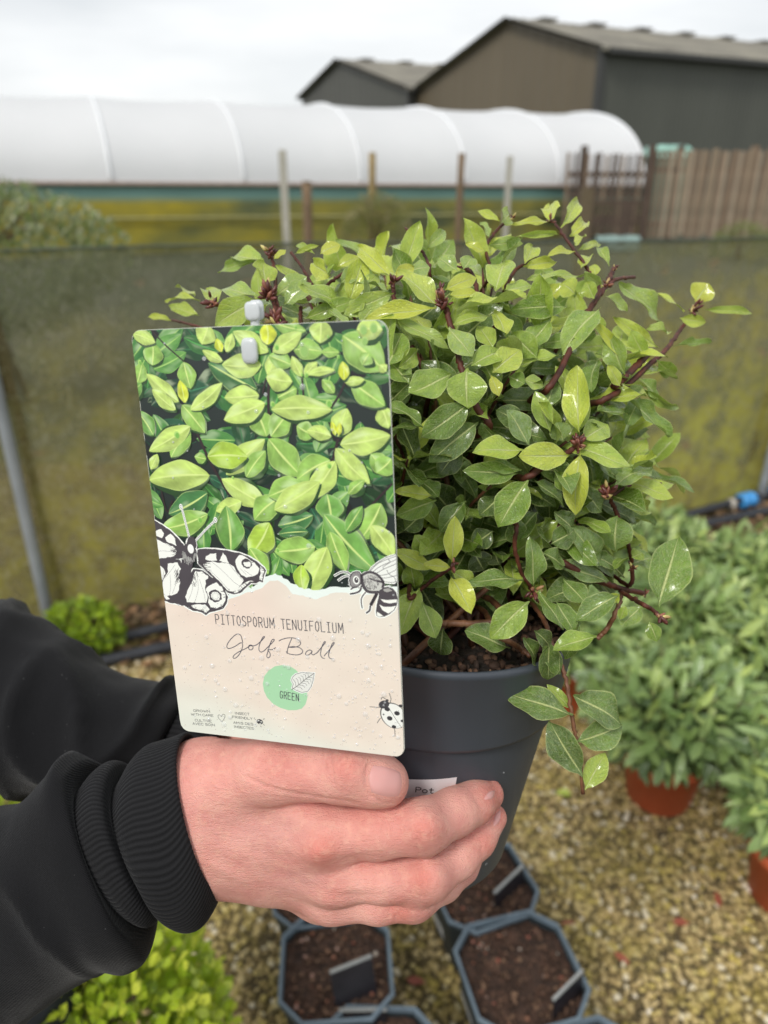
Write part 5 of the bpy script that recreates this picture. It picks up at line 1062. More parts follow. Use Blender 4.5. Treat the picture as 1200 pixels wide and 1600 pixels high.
# -- green badge with leaf
F = Flat()
def Z7(x, y): return l_uv(280 + x * .3, 1020 + y * .3)
badge = [(438, 160), (445, 120), (468, 90), (500, 68), (540, 61), (580, 68), (610, 86), (636, 116), (656, 150), (668, 190), (670, 230), (660, 265), (640, 288), (610, 296), (570, 296), (530, 284), (490, 262), (460, 230), (444, 196)]
F.poly([Z7(*p) for p in badge], zb, (172, 218, 176))
lf = [(590, 180), (610, 192), (640, 204), (672, 198), (690, 172), (700, 140), (706, 103), (676, 102), (640, 100), (610, 108), (592, 124), (587, 142), (596, 160)]
F.poly([Z7(x + (x - 645) * .10, y + (y - 150) * .10) for x, y in lf], zb + .000003, (246, 248, 244)); F.poly([Z7(*p) for p in lf], zb + .000006, (232, 232, 226))
INK = (84, 82, 84); lw = .9 * PXM
F.line([Z7(*p) for p in lf + [lf[0]]], lw * .9, zb + .000009, INK); F.line([Z7(*p) for p in ((588, 190), (620, 168), (660, 135), (702, 106))], lw, zb + .00001, INK)
for q in np.linspace(.15, .8, 6):
    x, y = 596 + 100 * q, 186 - 76 * q; F.line([Z7(x, y), Z7(x - 4, y - 24), Z7(x - 14, y - 42 + q * 26)], lw * .7, zb + .00001, INK); F.line([Z7(x, y), Z7(x + 22, y + 2), Z7(x + 36 - q * 14, y + 14)], lw * .7, zb + .00001, INK)
F.build('printed_badge', M_PRINT)
# -- lettering
F = Flat(); z_ = zb + .000012; TX = (74, 72, 82)
def put_text(s, A, B, h, wd, gap=.42, hw=.5, space=None, serif=False, col=TX):
    A, B = np.asarray(A), np.asarray(B); ls, tw = text_lines(s, 1, 1 / hw, gap, space, serif=serif, narrow_i=not serif); L_ = np.linalg.norm(B - A); X = (B - A) / L_; Y = np.array([X[1], -X[0]]); k = L_ / tw; kh = h / (1 / hw)
    for pl in ls:
        q = [A + X * x * k + Y * y * kh + np.array([rl.uniform(-1, 1), rl.uniform(-1, 1)]) * wd * .12 for x, y in pl]
        for a_, b_ in zip(q[:-1], q[1:]): F.line([a_, b_], wd, z_, col)
put_text('PITTOSPORUM TENUIFOLIUM', l_uv(338.5, 974), l_uv(537, 988.8), 16.3 * PXM, 1.35 * PXM, .62, .36, 1.5, serif=True)
put_text('GREEN', Z7(528, 232), Z7(624, 249), 34 * .3 * 1.22 * PXM, 1.25 * PXM, .62, .42)
def Z8(x, y): return l_uv(320 + x * .2, 940 + y * .2)
for pl in ([(300, 316), (292, 280), (280, 256), (258, 249), (226, 270), (190, 312), (176, 345), (186, 362), (214, 358), (250, 340), (280, 320), (296, 322), (299, 345), (290, 378), (272, 410), (246, 436), (228, 438), (226, 424), (246, 404), (282, 382), (318, 366), (345, 350)],
           [(345, 350), (352, 338), (368, 336), (380, 348), (378, 364), (364, 374), (350, 368), (346, 354), (356, 342), (380, 342), (408, 334), (440, 308), (464, 282), (470, 270), (460, 272), (442, 304), (428, 346), (428, 376), (442, 390), (462, 384), (484, 364)],
           [(484, 364), (518, 330), (544, 302), (542, 290), (528, 298), (510, 338), (496, 388), (488, 422), (498, 436), (514, 422), (512, 398), (496, 372), (512, 372), (536, 370), (556, 356)],
           [(584, 304), (600, 294), (640, 282), (684, 279), (722, 288), (748, 308), (750, 328), (730, 346), (690, 354), (656, 352)], [(656, 352), (700, 348), (742, 356), (766, 376), (764, 396), (736, 411), (694, 411), (656, 402), (640, 388)], [(684, 281), (668, 318), (652, 362), (646, 400)],
           [(838, 380), (822, 374), (802, 384), (790, 402), (798, 415), (816, 411), (834, 396), (842, 382), (838, 402), (852, 412), (882, 394)], [(882, 394), (916, 352), (944, 318), (942, 308), (928, 324), (912, 370), (908, 410), (920, 434), (940, 441)], [(936, 420), (972, 378), (1008, 332), (1014, 316), (1000, 324), (980, 374), (970, 414), (980, 438), (1004, 444)]):
    p = smooth_path([Z8(*q) for q in pl], len(pl) * 5); F.line(p, 1.35 * PXM, z_, (78, 78, 92))
for s_, x0, y0, x1, y1 in (("GROWN", 78, 304, 163, 308), ("WITH CARE", 66, 323, 181, 330), ("CULTIVE", 86, 353, 172, 360), ("AVEC SOIN", 74, 371, 188, 379), ("INSECT", 293, 317, 369, 323), ("FRIENDLY", 280, 337, 384, 346), ("AMIS DES", 286, 366, 388, 375), ("INSECTES", 288, 387, 391, 397)):
    put_text(s_, Z7(x0, y0), Z7(x1, y1), 13 * .3 * PXM * 1.05, .72 * PXM, .30, 1.0, .6, col=(104, 104, 104))
F.line([Z7(*p) for p in ((155, 346), (161, 341))], .6 * PXM, z_, (104, 104, 104)); F.line([Z7(*p) for p in ((156, 292), (160, 288))], .6 * PXM, z_, (104, 104, 104))
hp = smooth_path([(226, 356), (208, 338), (205, 324), (214, 320), (222, 330), (230, 318), (240, 320), (240, 334), (226, 356)], 30); F.line([Z7(*p) for p in hp], .8 * PXM, z_, (90, 90, 90))
for x, y, r, c_ in ((422, 356, 20, (64, 62, 66)), (416, 350, 6, (210, 210, 204)), (430, 356, 6, (200, 200, 194)), (424, 366, 5, (210, 210, 204))): F.disc(Z7(x, y), r * .3 * PXM, r * .8 * .3 * PXM, z_ + (.000002 if r < 10 else 0), c_, 12)
for pl in (((400, 346), (392, 338)), ((404, 366), (396, 372)), ((440, 346), (447, 340)), ((440, 368), (447, 376)), ((424, 376), (430, 384))): F.line([Z7(*p) for p in pl], .7 * PXM, z_, (64, 62, 66))
F.build('printed_lettering', M_PRINT); zb += .00002
# -- butterfly
F = Flat(); W_, D_, C_ = (250, 252, 246), (80, 74, 80), (246, 247, 240)
def Z5(x, y): return l_uv(230 + x * .18333, 780 + y * .18333)
pw = .18333 * PXM
def grow(pl, k):
    p = np.asarray(pl, float); c = p.mean(0); T = np.roll(p, -1, 0) - np.roll(p, 1, 0); N_ = np.stack([T[:, 1], -T[:, 0]], 1); N_ /= np.linalg.norm(N_, axis=1)[:, None] + 1e-9
    area = np.sum(p[:, 0] * np.roll(p[:, 1], -1) - np.roll(p[:, 0], -1) * p[:, 1]); return p + N_ * (k if area > 0 else -k)
def blob(pl, z, rgb, jagged=0, seed=0):
    p = np.asarray(pl, float)
    if jagged:
        r_ = random.Random(seed); q = []
        for a_, b_ in zip(p, np.roll(p, -1, 0)):
            n_ = max(2, int(np.linalg.norm(b_ - a_) / 18))
            for i in range(n_): q.append(a_ + (b_ - a_) * i / n_ + np.array([r_.uniform(-jagged, jagged), r_.uniform(-jagged, jagged)]))
        p = np.array(q)
    F.poly([Z5(*x) for x in p], z, rgb)
rf = [(430, 425), (500, 418), (600, 422), (700, 436), (800, 458), (880, 490), (950, 535), (1000, 580), (1015, 605), (1000, 650), (990, 705), (960, 694), (930, 712), (890, 712), (860, 735), (830, 765), (795, 798), (745, 806), (690, 795), (610, 715), (520, 620), (440, 540)]
rh = [(400, 590), (470, 600), (540, 650), (610, 700), (665, 770), (692, 830), (680, 890), (650, 930), (600, 945), (560, 955), (530, 965), (505, 985), (470, 960), (430, 952), (390, 945), (340, 915), (300, 890), (290, 800), (330, 680)]
lfw = [(40, 172), (70, 180), (130, 215), (200, 262), (260, 320), (312, 380), (340, 440), (310, 500), (230, 505), (90, 515), (20, 400)]
lh = [(80, 500), (200, 490), (290, 520), (310, 620), (305, 780), (285, 840), (290, 900), (240, 885), (200, 878), (150, 862), (128, 845), (60, 640)]
z0 = zb
for pl in (rf, rh, lfw, lh): F.poly([Z5(*x) for x in grow(pl, 10)], z0, W_)
F.disc(Z5(382, 380), 56 * pw, 66 * pw, z0, W_, 16)
for pl in (((365, 330), (335, 210), (295, 55)), ((418, 350), (500, 260), (592, 170))):
    F.line(smooth_path([Z5(*p) for p in pl], 10), 20 * pw, z0, W_); F.line(smooth_path([Z5(*p) for p in pl], 10), 9 * pw, z0 + .000002, D_); F.line(smooth_path([Z5(*p) for p in pl], 10), 4 * pw, z0 + .000004, W_)
for c_ in ((293, 62), (586, 174)): F.disc(Z5(*c_), 17 * pw, 26 * pw, z0 + .000001, W_, 12); F.disc(Z5(*c_), 9 * pw, 17 * pw, z0 + .000003, D_, 12); F.disc(Z5(*c_), 5 * pw, 12 * pw, z0 + .000005, W_, 12)
z1 = z0 + .000006
for i, pl in enumerate((rf, rh, lfw, lh)): blob(pl, z1 + i * .0000005, D_, 3, i)
z2 = z1 + .000004
cells = [[(505, 480), (545, 460), (592, 458), (598, 520), (550, 525), (500, 510)], [(622, 520), (650, 452), (672, 480), (698, 540), (650, 535)], [(478, 545), (560, 530), (700, 545), (740, 570), (775, 625), (830, 690), (800, 730), (745, 785), (700, 780), (640, 720), (560, 640), (490, 575)],
         [(755, 510), (790, 472), (830, 480), (860, 500), (920, 540), (958, 590), (948, 635), (900, 655), (850, 665), (810, 645), (780, 600), (760, 560)], [(966, 560), (985, 575), (1006, 602), (990, 640), (982, 690), (962, 676), (970, 630)], [(800, 770), (840, 735), (880, 700), (930, 696), (880, 690), (830, 712), (790, 745), (740, 795), (780, 792)],
         [(415, 610), (470, 615), (520, 650), (525, 690), (495, 745), (525, 830), (505, 880), (430, 880), (345, 872), (325, 830), (350, 780), (385, 700), (400, 650)], [(520, 740), (590, 705), (640, 745), (668, 810), (672, 860), (645, 905), (600, 925), (545, 920), (520, 880), (530, 830), (505, 770)], [(380, 905), (430, 892), (500, 895), (540, 930), (510, 962), (470, 945), (410, 930)],
         [(70, 270), (125, 248), (150, 290), (130, 330), (80, 310)], [(158, 325), (205, 290), (240, 330), (256, 395), (215, 378), (170, 355)], [(72, 330), (150, 368), (225, 400), (258, 440), (240, 482), (160, 495), (96, 500), (60, 420)],
         [(100, 545), (150, 590), (158, 630), (135, 690), (90, 640)], [(180, 545), (262, 535), (290, 590), (272, 660), (296, 740), (262, 800), (215, 818), (160, 820), (128, 770), (140, 690), (180, 620)], [(135, 800), (180, 830), (200, 850), (165, 850)]]
for i, pl in enumerate(cells): blob(pl, z2, C_, 4, 20 + i)
z3 = z2 + .000003
F.disc(Z5(852, 545), 50 * pw, 42 * pw, z3, D_, 22, 0, .12); F.disc(Z5(856, 548), 34 * pw, 28 * pw, z3 + .000002, C_, 20, 0, .10); F.disc(Z5(846, 520), 24 * pw, 16 * pw, z3 + .000003, D_, 12, 0, .2)
F.disc(Z5(585, 822), 62 * pw, 58 * pw, z3, D_, 26, 0, .10); F.disc(Z5(588, 822), 44 * pw, 40 * pw, z3 + .000002, C_, 22, 0, .12)
for i in range(14): a_ = i * .45; F.line([Z5(585 + 20 * math.cos(a_), 822 + 20 * math.sin(a_)), Z5(585 + 42 * math.cos(a_), 822 + 42 * math.sin(a_))], 2 * pw, z3 + .000004, D_)
blob([(500, 690), (545, 655), (592, 705), (540, 725), (505, 728)], z3, D_, 4, 50); blob([(690, 470), (760, 480), (748, 540), (700, 520)], z3, D_, 4, 51); blob([(95, 510), (150, 515), (158, 580), (120, 560)], z3, D_, 3, 52)
for pl in (((480, 560), (600, 660), (700, 770)), ((560, 535), (640, 600), (740, 700), (800, 740)), ((700, 545), (760, 620), (820, 690)), ((430, 640), (440, 760), (410, 875)), ((450, 680), (490, 800), (500, 870)), ((400, 720), (380, 800), (355, 860)), ((800, 590), (850, 640)), ((830, 600), (900, 650)),
           ((75, 330), (180, 385), (250, 440)), ((90, 440), (160, 438), (240, 450)), ((240, 560), (180, 640), (130, 690)), ((200, 640), (205, 740), (195, 815)), ((280, 640), (250, 720), (220, 800)), ((150, 600), (130, 700))): F.line(smooth_path([Z5(*p) for p in pl], 8), 2.4 * pw, z3, (120, 116, 118))
for i in range(230):               # hatching on the wings near the body
    k = i % 4; cx_, cy_ = ((470, 545), (380, 650), (270, 450), (275, 640))[k]; a_ = rl.uniform(0, 6.28); r = rl.uniform(5, (60, 55, 50, 45)[k]); x, y = cx_ + r * math.cos(a_), cy_ + r * math.sin(a_) * 1.4
    ex = (1, .1) if k == 0 else (.3, 1) if k == 1 else (-1, -.2) if k == 2 else (-.4, .9); l_ = rl.uniform(14, 40); F.line([Z5(x, y), Z5(x + ex[0] * l_, y + ex[1] * l_ + rl.uniform(-6, 6))], 2.6 * pw, z3 + .000001, D_)
for i in range(120):               # ragged dark scale marks along the margins
    pl = (rf, rh)[i % 2]; j = rl.randrange(4, len(pl) - 3) if i % 2 else rl.randrange(5, 18); a_, b_ = np.array(pl[j]), np.array(pl[j + 1]); p = a_ + (b_ - a_) * rl.random(); c0 = np.array((700, 620) if i % 2 == 0 else (500, 800)); q = p + (c0 - p) / np.linalg.norm(c0 - p) * rl.uniform(14, 40); F.line([Z5(*p), Z5(*q)], 3 * pw, z3 + .000001, D_)
z4 = z3 + .000006
blob([(335, 500), (405, 520), (385, 600), (350, 690), (325, 790), (335, 850), (350, 900), (300, 905), (262, 880), (268, 790), (290, 700), (295, 600), (300, 520)], z4, D_, 4, 60)
F.disc(Z5(385, 372), 46 * pw, 58 * pw, z4, D_, 18, 0, .08); F.disc(Z5(370, 450), 66 * pw, 90 * pw, z4 + .0000005, D_, 20, 0, .08)
F.disc(Z5(376, 420), 30 * pw, 42 * pw, z4 + .000003, W_, 18); 
for i in range(70): a_ = rl.uniform(0, math.pi); r = rl.uniform(50, 88); x, y = 372 + r * .75 * math.cos(a_), 440 + r * math.sin(a_); F.line([Z5(x, y), Z5(x + 5 * math.cos(a_), y + rl.uniform(16, 34))], 4 * pw, z4 + .000003, (188, 188, 184))
for x in (362, 380, 400): F.line([Z5(x, 352), Z5(x + rl.uniform(-4, 4), 318)], 6 * pw, z4 + .000002, D_)
F.build('printed_butterfly', M_PRINT)
# -- bee
F = Flat()
def Z6(x, y): return l_uv(500 + x * .11667, 850 + y * .11667)
pb_ = .11667 * PXM
def bl6(pl, z, rgb): F.poly([Z6(*x) for x in pl], z, rgb)
head = [(400, 480), (412, 420), (445, 378), (490, 362), (530, 368), (556, 410), (566, 470), (550, 530), (505, 568), (450, 580), (412, 550)]
thx = [(556, 410), (600, 380), (660, 366), (720, 380), (770, 410), (830, 470), (858, 520), (850, 575), (800, 600), (760, 650), (700, 650), (640, 640), (600, 570), (566, 520)]
abd = [(850, 575), (920, 565), (980, 590), (1025, 640), (1045, 720), (1035, 810), (1000, 880), (940, 930), (870, 965), (800, 972), (762, 955), (752, 900), (765, 800), (790, 700), (795, 620)]
wing = [(655, 375), (700, 310), (780, 245), (870, 190), (950, 155), (1040, 130), (1050, 500), (1000, 515), (900, 510), (830, 495), (720, 460), (680, 455)]
legs = [[(560, 560), (540, 620), (480, 650), (415, 662)], [(615, 640), (570, 700), (556, 760), (570, 850)], [(760, 670), (720, 740), (680, 820), (672, 880), (630, 915)], [(420, 600), (450, 580), (500, 570)]]
for pl in (head, thx, abd, wing): F.poly([Z6(*x) for x in grow(pl, 16)], z0, W_)
for pl in legs: F.line(smooth_path([Z6(*p) for p in pl], 8), 46 * pb_, z0 + .0000005, W_)
for pl in (((440, 420), (360, 372), (280, 375), (205, 415)), ((440, 440), (370, 420), (310, 440), (255, 478))): p = smooth_path([Z6(*x) for x in pl], 10); F.line(p, 34 * pb_, z0 + .000001, W_); F.line(p, 13 * pb_, z0 + .000004, D_)
z1 = z0 + .000004
bl6(wing, z1, (240, 242, 236)); bl6(head, z1 + .000001, (150, 146, 146)); bl6(thx, z1 + .000001, (206, 206, 200)); bl6(abd, z1 + .000001, D_)
for pl in ([(662, 372), (790, 250), (1000, 165), (1040, 150)], [(690, 385), (820, 290), (1040, 200)], [(740, 400), (860, 330), (1040, 255)], [(760, 420), (900, 400), (1040, 330)], [(760, 440), (880, 450), (1010, 420), (1040, 410)], [(680, 458), (830, 492), (950, 510), (1030, 500)], [(900, 345), (930, 400), (1000, 440), (1020, 500)], [(860, 330), (850, 300), (940, 240), (920, 200)], [(655, 375), (700, 310), (780, 245), (870, 190), (950, 155), (1040, 130)]): F.line(smooth_path([Z6(*x) for x in pl], 10), 7 * pb_, z1 + .000002, (96, 92, 96))
z2 = z1 + .000003
F.line([Z6(*x) for x in head + [head[0]]], 14 * pb_, z2, D_); F.disc(Z6(490, 478), 44 * pb_, 58 * pb_, z2 + .000001, W_, 18); F.disc(Z6(492, 478), 28 * pb_, 40 * pb_, z2 + .000003, D_, 16); F.disc(Z6(496, 462), 8 * pb_, 12 * pb_, z2 + .000005, W_, 10)
F.line(smooth_path([Z6(*x) for x in ((560, 415), (660, 370), (770, 405), (850, 500), (845, 570))], 12), 34 * pb_, z2, D_); F.line(smooth_path([Z6(*x) for x in ((562, 430), (575, 530), (630, 620), (700, 640), (780, 640))], 12), 40 * pb_, z2, D_)
F.line(smooth_path([Z6(*x) for x in ((670, 455), (760, 490), (850, 510))], 6), 22 * pb_, z2, D_)
for i in range(150): a_ = rl.uniform(0, 6.28); r = rl.random() ** .5; x, y = 690 + 110 * r * math.cos(a_), 500 + 95 * r * math.sin(a_); F.line([Z6(x, y), Z6(x + rl.uniform(-6, 6), y + rl.uniform(8, 24))], 5 * pb_, z2 + .000001, (128, 124, 124) if r < .75 else D_)
for i in range(14): a_ = rl.uniform(0, 6.28); x, y = 482 + 70 * math.cos(a_), 475 + 90 * math.sin(a_); F.line([Z6(x, y), Z6(x + rl.uniform(-10, 10), y + rl.uniform(-14, 14))], 5 * pb_, z2 + .000001, D_)
bl6([(815, 732), (900, 745), (1035, 735), (1030, 775), (940, 790), (860, 775)], z2 + .000002, C_); bl6([(800, 805), (860, 835), (960, 835), (1020, 820), (990, 880), (920, 925), (840, 880)], z2 + .000002, C_); bl6([(766, 900), (800, 920), (850, 955), (800, 968), (768, 950)], z2 + .000002, C_); bl6([(850, 600), (920, 585), (975, 620), (900, 640), (860, 625)], z2 + .000002, (170, 168, 164))
bl6([(970, 545), (1020, 538), (1010, 556), (985, 558)], z2 + .000002, D_)
for pl, w_ in zip(legs, (24, 16, 24, 20)): F.line(smooth_path([Z6(*p) for p in pl], 10), w_ * pb_, z2 + .000003, D_)
F.line([Z6(760, 670), Z6(725, 735), Z6(690, 800)], 44 * pb_, z2 + .000003, D_)
F.build('printed_bee', M_PRINT)
# -- ladybird
F = Flat(); pl_ = .3 * PXM
for i, pl in enumerate([[(1050, 282), (1025, 280), (995, 278)], [(1050, 338), (1040, 350), (1034, 362)], [(1100, 255), (1105, 235), (1095, 208)], [(1080, 240), (1060, 228), (1054, 240)], [(1100, 378), (1122, 392), (1126, 430)], [(1150, 270), (1168, 266)]]): F.line(smooth_path([Z7(*p) for p in pl], 6), 3.4 * pl_, z0, (90, 90, 92))
F.disc(Z7(1116, 324), 68 * pl_, 76 * pl_, z0 + .000001, (84, 82, 84), 32, -.5); F.disc(Z7(1118, 326), 64 * pl_, 72 * pl_, z0 + .000003, (240, 240, 234), 32, -.5); F.disc(Z7(1068, 266), 31 * pl_, 22 * pl_, z0 + .000005, (72, 70, 74), 18, -.5); F.disc(Z7(1085, 244), 8 * pl_, 6 * pl_, z0 + .000006, (72, 70, 74), 10)
F.line([Z7(1086, 272), Z7(1122, 330), Z7(1160, 388)], 2.4 * pl_, z0 + .000007, (90, 88, 90))
for x, y, r in ((1085, 290, 15), (1136, 312, 15), (1098, 338, 15), (1120, 382, 12), (1154, 274, 10), (1066, 318, 5), (1163, 352, 9)): F.disc(Z7(x, y), r * pl_, r * .85 * pl_, z0 + .000007, (62, 60, 64), 14)
F.build('printed_ladybird', M_PRINT)
# -- drops of rain on the card
pts, nn, rr = [], [], []
for i in range(330):
    u = rl.uniform(.02, .985) ** (.75) * LW; v = LH * (rl.uniform(.64, .99) if i < 280 else rl.uniform(.02, .62)); r = rl.uniform(.00025, .0006) if i % 5 else rl.uniform(.0007, .0013); pts.append(LTL + LX * u + LY * v + LN * (z4 + .00002)); nn.append(LN); rr.append(r)
bm = bmesh.new(); bmesh.ops.create_icosphere(bm, subdivisions=2, radius=1); IV2 = np.array([v.co for v in bm.verts]); IF2 = np.array([[q.index for q in f.verts] for f in bm.faces]); bm.free()
sIV, sIF = IV, IF; IV, IF = IV2, IF2
v, f = drops(pts, nn, rr, .55); d_ = part('rain_drops', v, f, M_WATER, lab, True); d_['kind'] = 'stuff'; IV, IF = sIV, sIF
# -- translucent clip through the card
t = NT('frosted_clip_plastic'); M_CLIP = t.done(t.pbr((.86, .90, .92), .28, None, Transmission_Weight=.35, Subsurface_Weight=.3, Subsurface_Radius=(.002, .002, .002)))
def pad(px, py, rx, ry, th, off):
    u = l_uv(px, py); c0 = LTL + LX * u[0] + LY * u[1] + LN * off; vv = []
    prof = [(0, .5), (.6, .5), (.88, .38), (1, .1), (1, -.1), (.88, -.38), (.6, -.5), (0, -.5)]
    for r, z in prof:
        for j in range(24):
            q = j * 2 * math.pi / 24; cx_, sy_ = math.cos(q), math.sin(q); e = 1 - .08 * math.cos(4 * q); vv.append(c0 + LX * rx * r * cx_ * e + LY * ry * r * sy_ * e + LN * th * z)
    return vv, grid_faces(8, 24, True)
mb = MB(); mb.add(*pad(393, 548, 13.5 * PXM, 20 * PXM, .0022, .0016)); mb.add(*pad(395, 485, 12.5 * PXM, 15.5 * PXM, .0022, -.0030)); mb.add(*pad(395, 486, 12.5 * PXM, 14 * PXM, .0012, .0004))
u0, u1 = l_uv(395, 492), l_uv(396, 514); a_ = LTL + LX * u0[0] + LY * u0[1] - LN * .0016; b_ = LTL + LX * u1[0] + LY * u1[1] - LN * .0016; c_ = LTL + LX * l_uv(394, 548)[0] + LY * l_uv(394, 548)[1] - LN * .0022
mb.tube(smooth_path([a_, b_, c_, c_ + LN * .003], 14), .0017, 10)
cl_ = N(405, 500, .46); mb.tube(smooth_path([a_ - LN * .001, (a_ + cl_) / 2 + cU * .004, cl_], 10), .0008, 6)
mb.build('clip', M_CLIP, lab, True)
# ================================================================== PERSON: hands and sleeves
def smin(a, b, k):
    h = np.maximum(k - np.abs(a - b), 0) / k; return np.minimum(a, b) - h * h * k * .25
def capsule(Pt, a, b, r1, r2):
    ba = b - a; h = np.clip(((Pt - a) @ ba) / (ba @ ba), 0, 1); return np.linalg.norm(Pt - a - h[..., None] * ba, axis=-1) - (r1 + (r2 - r1) * h)
def surface_nets(Fv, org, h):
    s = Fv < 0; nx, ny, nz = Fv.shape; cs = (nx - 1, ny - 1, nz - 1); acc = np.zeros(cs + (3,)); cntv = np.zeros(cs)
    offs = [(i, j, k) for i in (0, 1) for j in (0, 1) for k in (0, 1)]
    for ax in range(3):
        for o in offs:
            if o[ax]: continue
            o2 = list(o); o2[ax] = 1; sl = tuple(slice(o[i], o[i] + cs[i]) for i in range(3)); sl2 = tuple(slice(o2[i], o2[i] + cs[i]) for i in range(3))
            A_, B_ = Fv[sl], Fv[sl2]; m = s[sl] != s[sl2]; t_ = np.where(m, A_ / np.where(m, A_ - B_, 1), 0)
            for i in range(3): acc[..., i] += np.where(m, o[i] + (t_ if i == ax else 0), 0)
            cntv += m
    act = cntv > 0; idx = -np.ones(cs, dtype=np.int64); idx[act] = np.arange(act.sum()); ijk = np.argwhere(act)
    vv = (ijk + acc[act] / cntv[act][:, None]) * h + org; faces = []
    for ax in range(3):
        b, c = (ax + 1) % 3, (ax + 2) % 3; sl = [slice(0, n_) for n_ in Fv.shape]; sl2 = list(sl); sl[ax] = slice(0, Fv.shape[ax] - 1); sl2[ax] = slice(1, Fv.shape[ax])
        m = s[tuple(sl)] != s[tuple(sl2)]; e = np.argwhere(m); e = e[(e[:, b] > 0) & (e[:, c] > 0) & (e[:, b] < cs[b]) & (e[:, c] < cs[c])]
        def at(db, dc): q = e.copy(); q[:, b] -= db; q[:, c] -= dc; return idx[q[:, 0], q[:, 1], q[:, 2]]
        q = np.stack([at(1, 1), at(0, 1), at(0, 0), at(1, 0)], 1); inside = s[e[:, 0], e[:, 1], e[:, 2]]; q[~inside] = q[~inside][:, ::-1]; faces.append(q)
    return vv, np.concatenate(faces)
def J(px, py, d, r): return (N(px, py, d), r * d * K / FPX)
def chain(Pt, js, k=.003):
    F_ = None
    for (a, ra), (b, rb) in zip(js[:-1], js[1:]):
        q = capsule(Pt, a, b, ra, rb); F_ = q if F_ is None else smin(F_, q, k)
    return F_
def sdf_mesh(fn, js, h, pad=.03):
    pts = np.array([j[0] for j in js]); rr_ = max(j[1] for j in js); lo, hi = pts.min(0) - rr_ - pad * .3, pts.max(0) + rr_ + pad * .3
    ax = [np.arange(lo[i], hi[i], h) for i in range(3)]; Fv = np.empty([len(a_) for a_ in ax], np.float32)
    for i in range(0, len(ax[0]), 16):
        g = np.stack(np.meshgrid(ax[0][i:i + 16], ax[1], ax[2], indexing='ij'), -1); Fv[i:i + 16] = fn(g)
    return surface_nets(Fv, lo, h)
person = empty('person', (-.62, .30, 0), 'person in a black ribbed-cuff sweatshirt holding the pot and the plant label', 'person')

# joints of the near hand: (photo x, photo y, depth, radius in photo pixels)
thumb = [J(330, 1222, .418, 58), J(425, 1203, .397, 50), J(545, 1209, .384, 42), J(585, 1217, .383, 40), J(604, 1224, .384, 35)]
index = [J(508, 1300, .400, 44), J(590, 1297, .391, 41), J(660, 1292, .389, 41), J(710, 1268, .402, 35), J(738, 1254, .412, 32), J(762, 1241, .422, 25)]
middle = [J(520, 1362, .408, 41), J(600, 1370, .401, 38), J(668, 1366, .400, 38), J(715, 1336, .412, 33), J(742, 1311, .421, 30), J(770, 1278, .430, 22)]
ring = [J(518, 1402, .418, 34), J(590, 1406, .413, 34), J(645, 1402, .412, 34), J(692, 1376, .424, 29), J(720, 1352, .432, 26), J(745, 1318, .440, 20)]
little = [J(500, 1404, .436, 30), J(570, 1404, .436, 28), J(618, 1396, .438, 26), J(660, 1372, .446, 22), J(690, 1340, .450, 18)]
wrist = [J(170, 1318, .438, 92), J(305, 1288, .430, 78)]
mets = [[J(300, 1222, .432, 50), J(400, 1262, .412, 48), J(508, 1303, .400, 43)], [J(305, 1268, .428, 52), J(410, 1312, .413, 46), J(520, 1360, .408, 41)],
        [J(310, 1308, .430, 50), J(415, 1348, .420, 42), J(518, 1396, .420, 34)], [J(318, 1330, .434, 46), J(415, 1366, .430, 38), J(500, 1400, .436, 30)]]
web = [J(400, 1222, .412, 46), J(470, 1258, .408, 36)]
bumps = [J(506, 1318, .386, 17), J(522, 1385, .399, 13), J(662, 1290, .377, 15), J(670, 1368, .389, 14), J(648, 1408, .402, 12), J(546, 1203, .373, 16)]
def hand_sdf(Pt):
    u = KU
    palm = chain(Pt, mets[0], .006)
    for m_ in mets[1:]: palm = smin(palm, chain(Pt, m_, .006), .013)
    palm = smin(palm, chain(Pt, wrist, .01), .030); palm = smin(palm, chain(Pt, web, .01), .012)
    fg = chain(Pt, index, .004)
    for c_ in (middle, ring, little): fg = smin(fg, chain(Pt, c_, .004), .0016)
    b = smin(palm, fg, .010); th = chain(Pt, thumb, .006)
    # thumb melts into the wrist side, stays apart from the index finger
    wx = np.clip((Pt[..., 0] - thumb[0][0][0]) / (thumb[2][0][0] - thumb[0][0][0]), 0, 1); k_ = .018 * (1 - wx) ** 2.6 + .0010
    b = smin(b, th, k_)
    for c0, r in bumps: b = smin(b, np.linalg.norm(Pt - c0, axis=-1) - r, .010)
    return b
KU = 1
alljs = thumb + index + middle + ring + little + wrist
hv, hf = sdf_mesh(hand_sdf, alljs, .0009)
# relief: creases over the joints, tendons, soft dents
def near_line(v, pts):
    d = np.full(len(v), 9.0)
    for a, b in zip(pts[:-1], pts[1:]):
        ba = b - a; h_ = np.clip(((v - a) @ ba) / (ba @ ba), 0, 1); d = np.minimum(d, np.linalg.norm(v - a - h_[:, None] * ba, axis=1))
    return d

def pxy(v):
    q = v - CAM; d = q @ cF; return 600 + FPX * (q @ cR) / d, 800 - FPX * (q @ cU) / d, d
hx, hy, hd = pxy(hv)
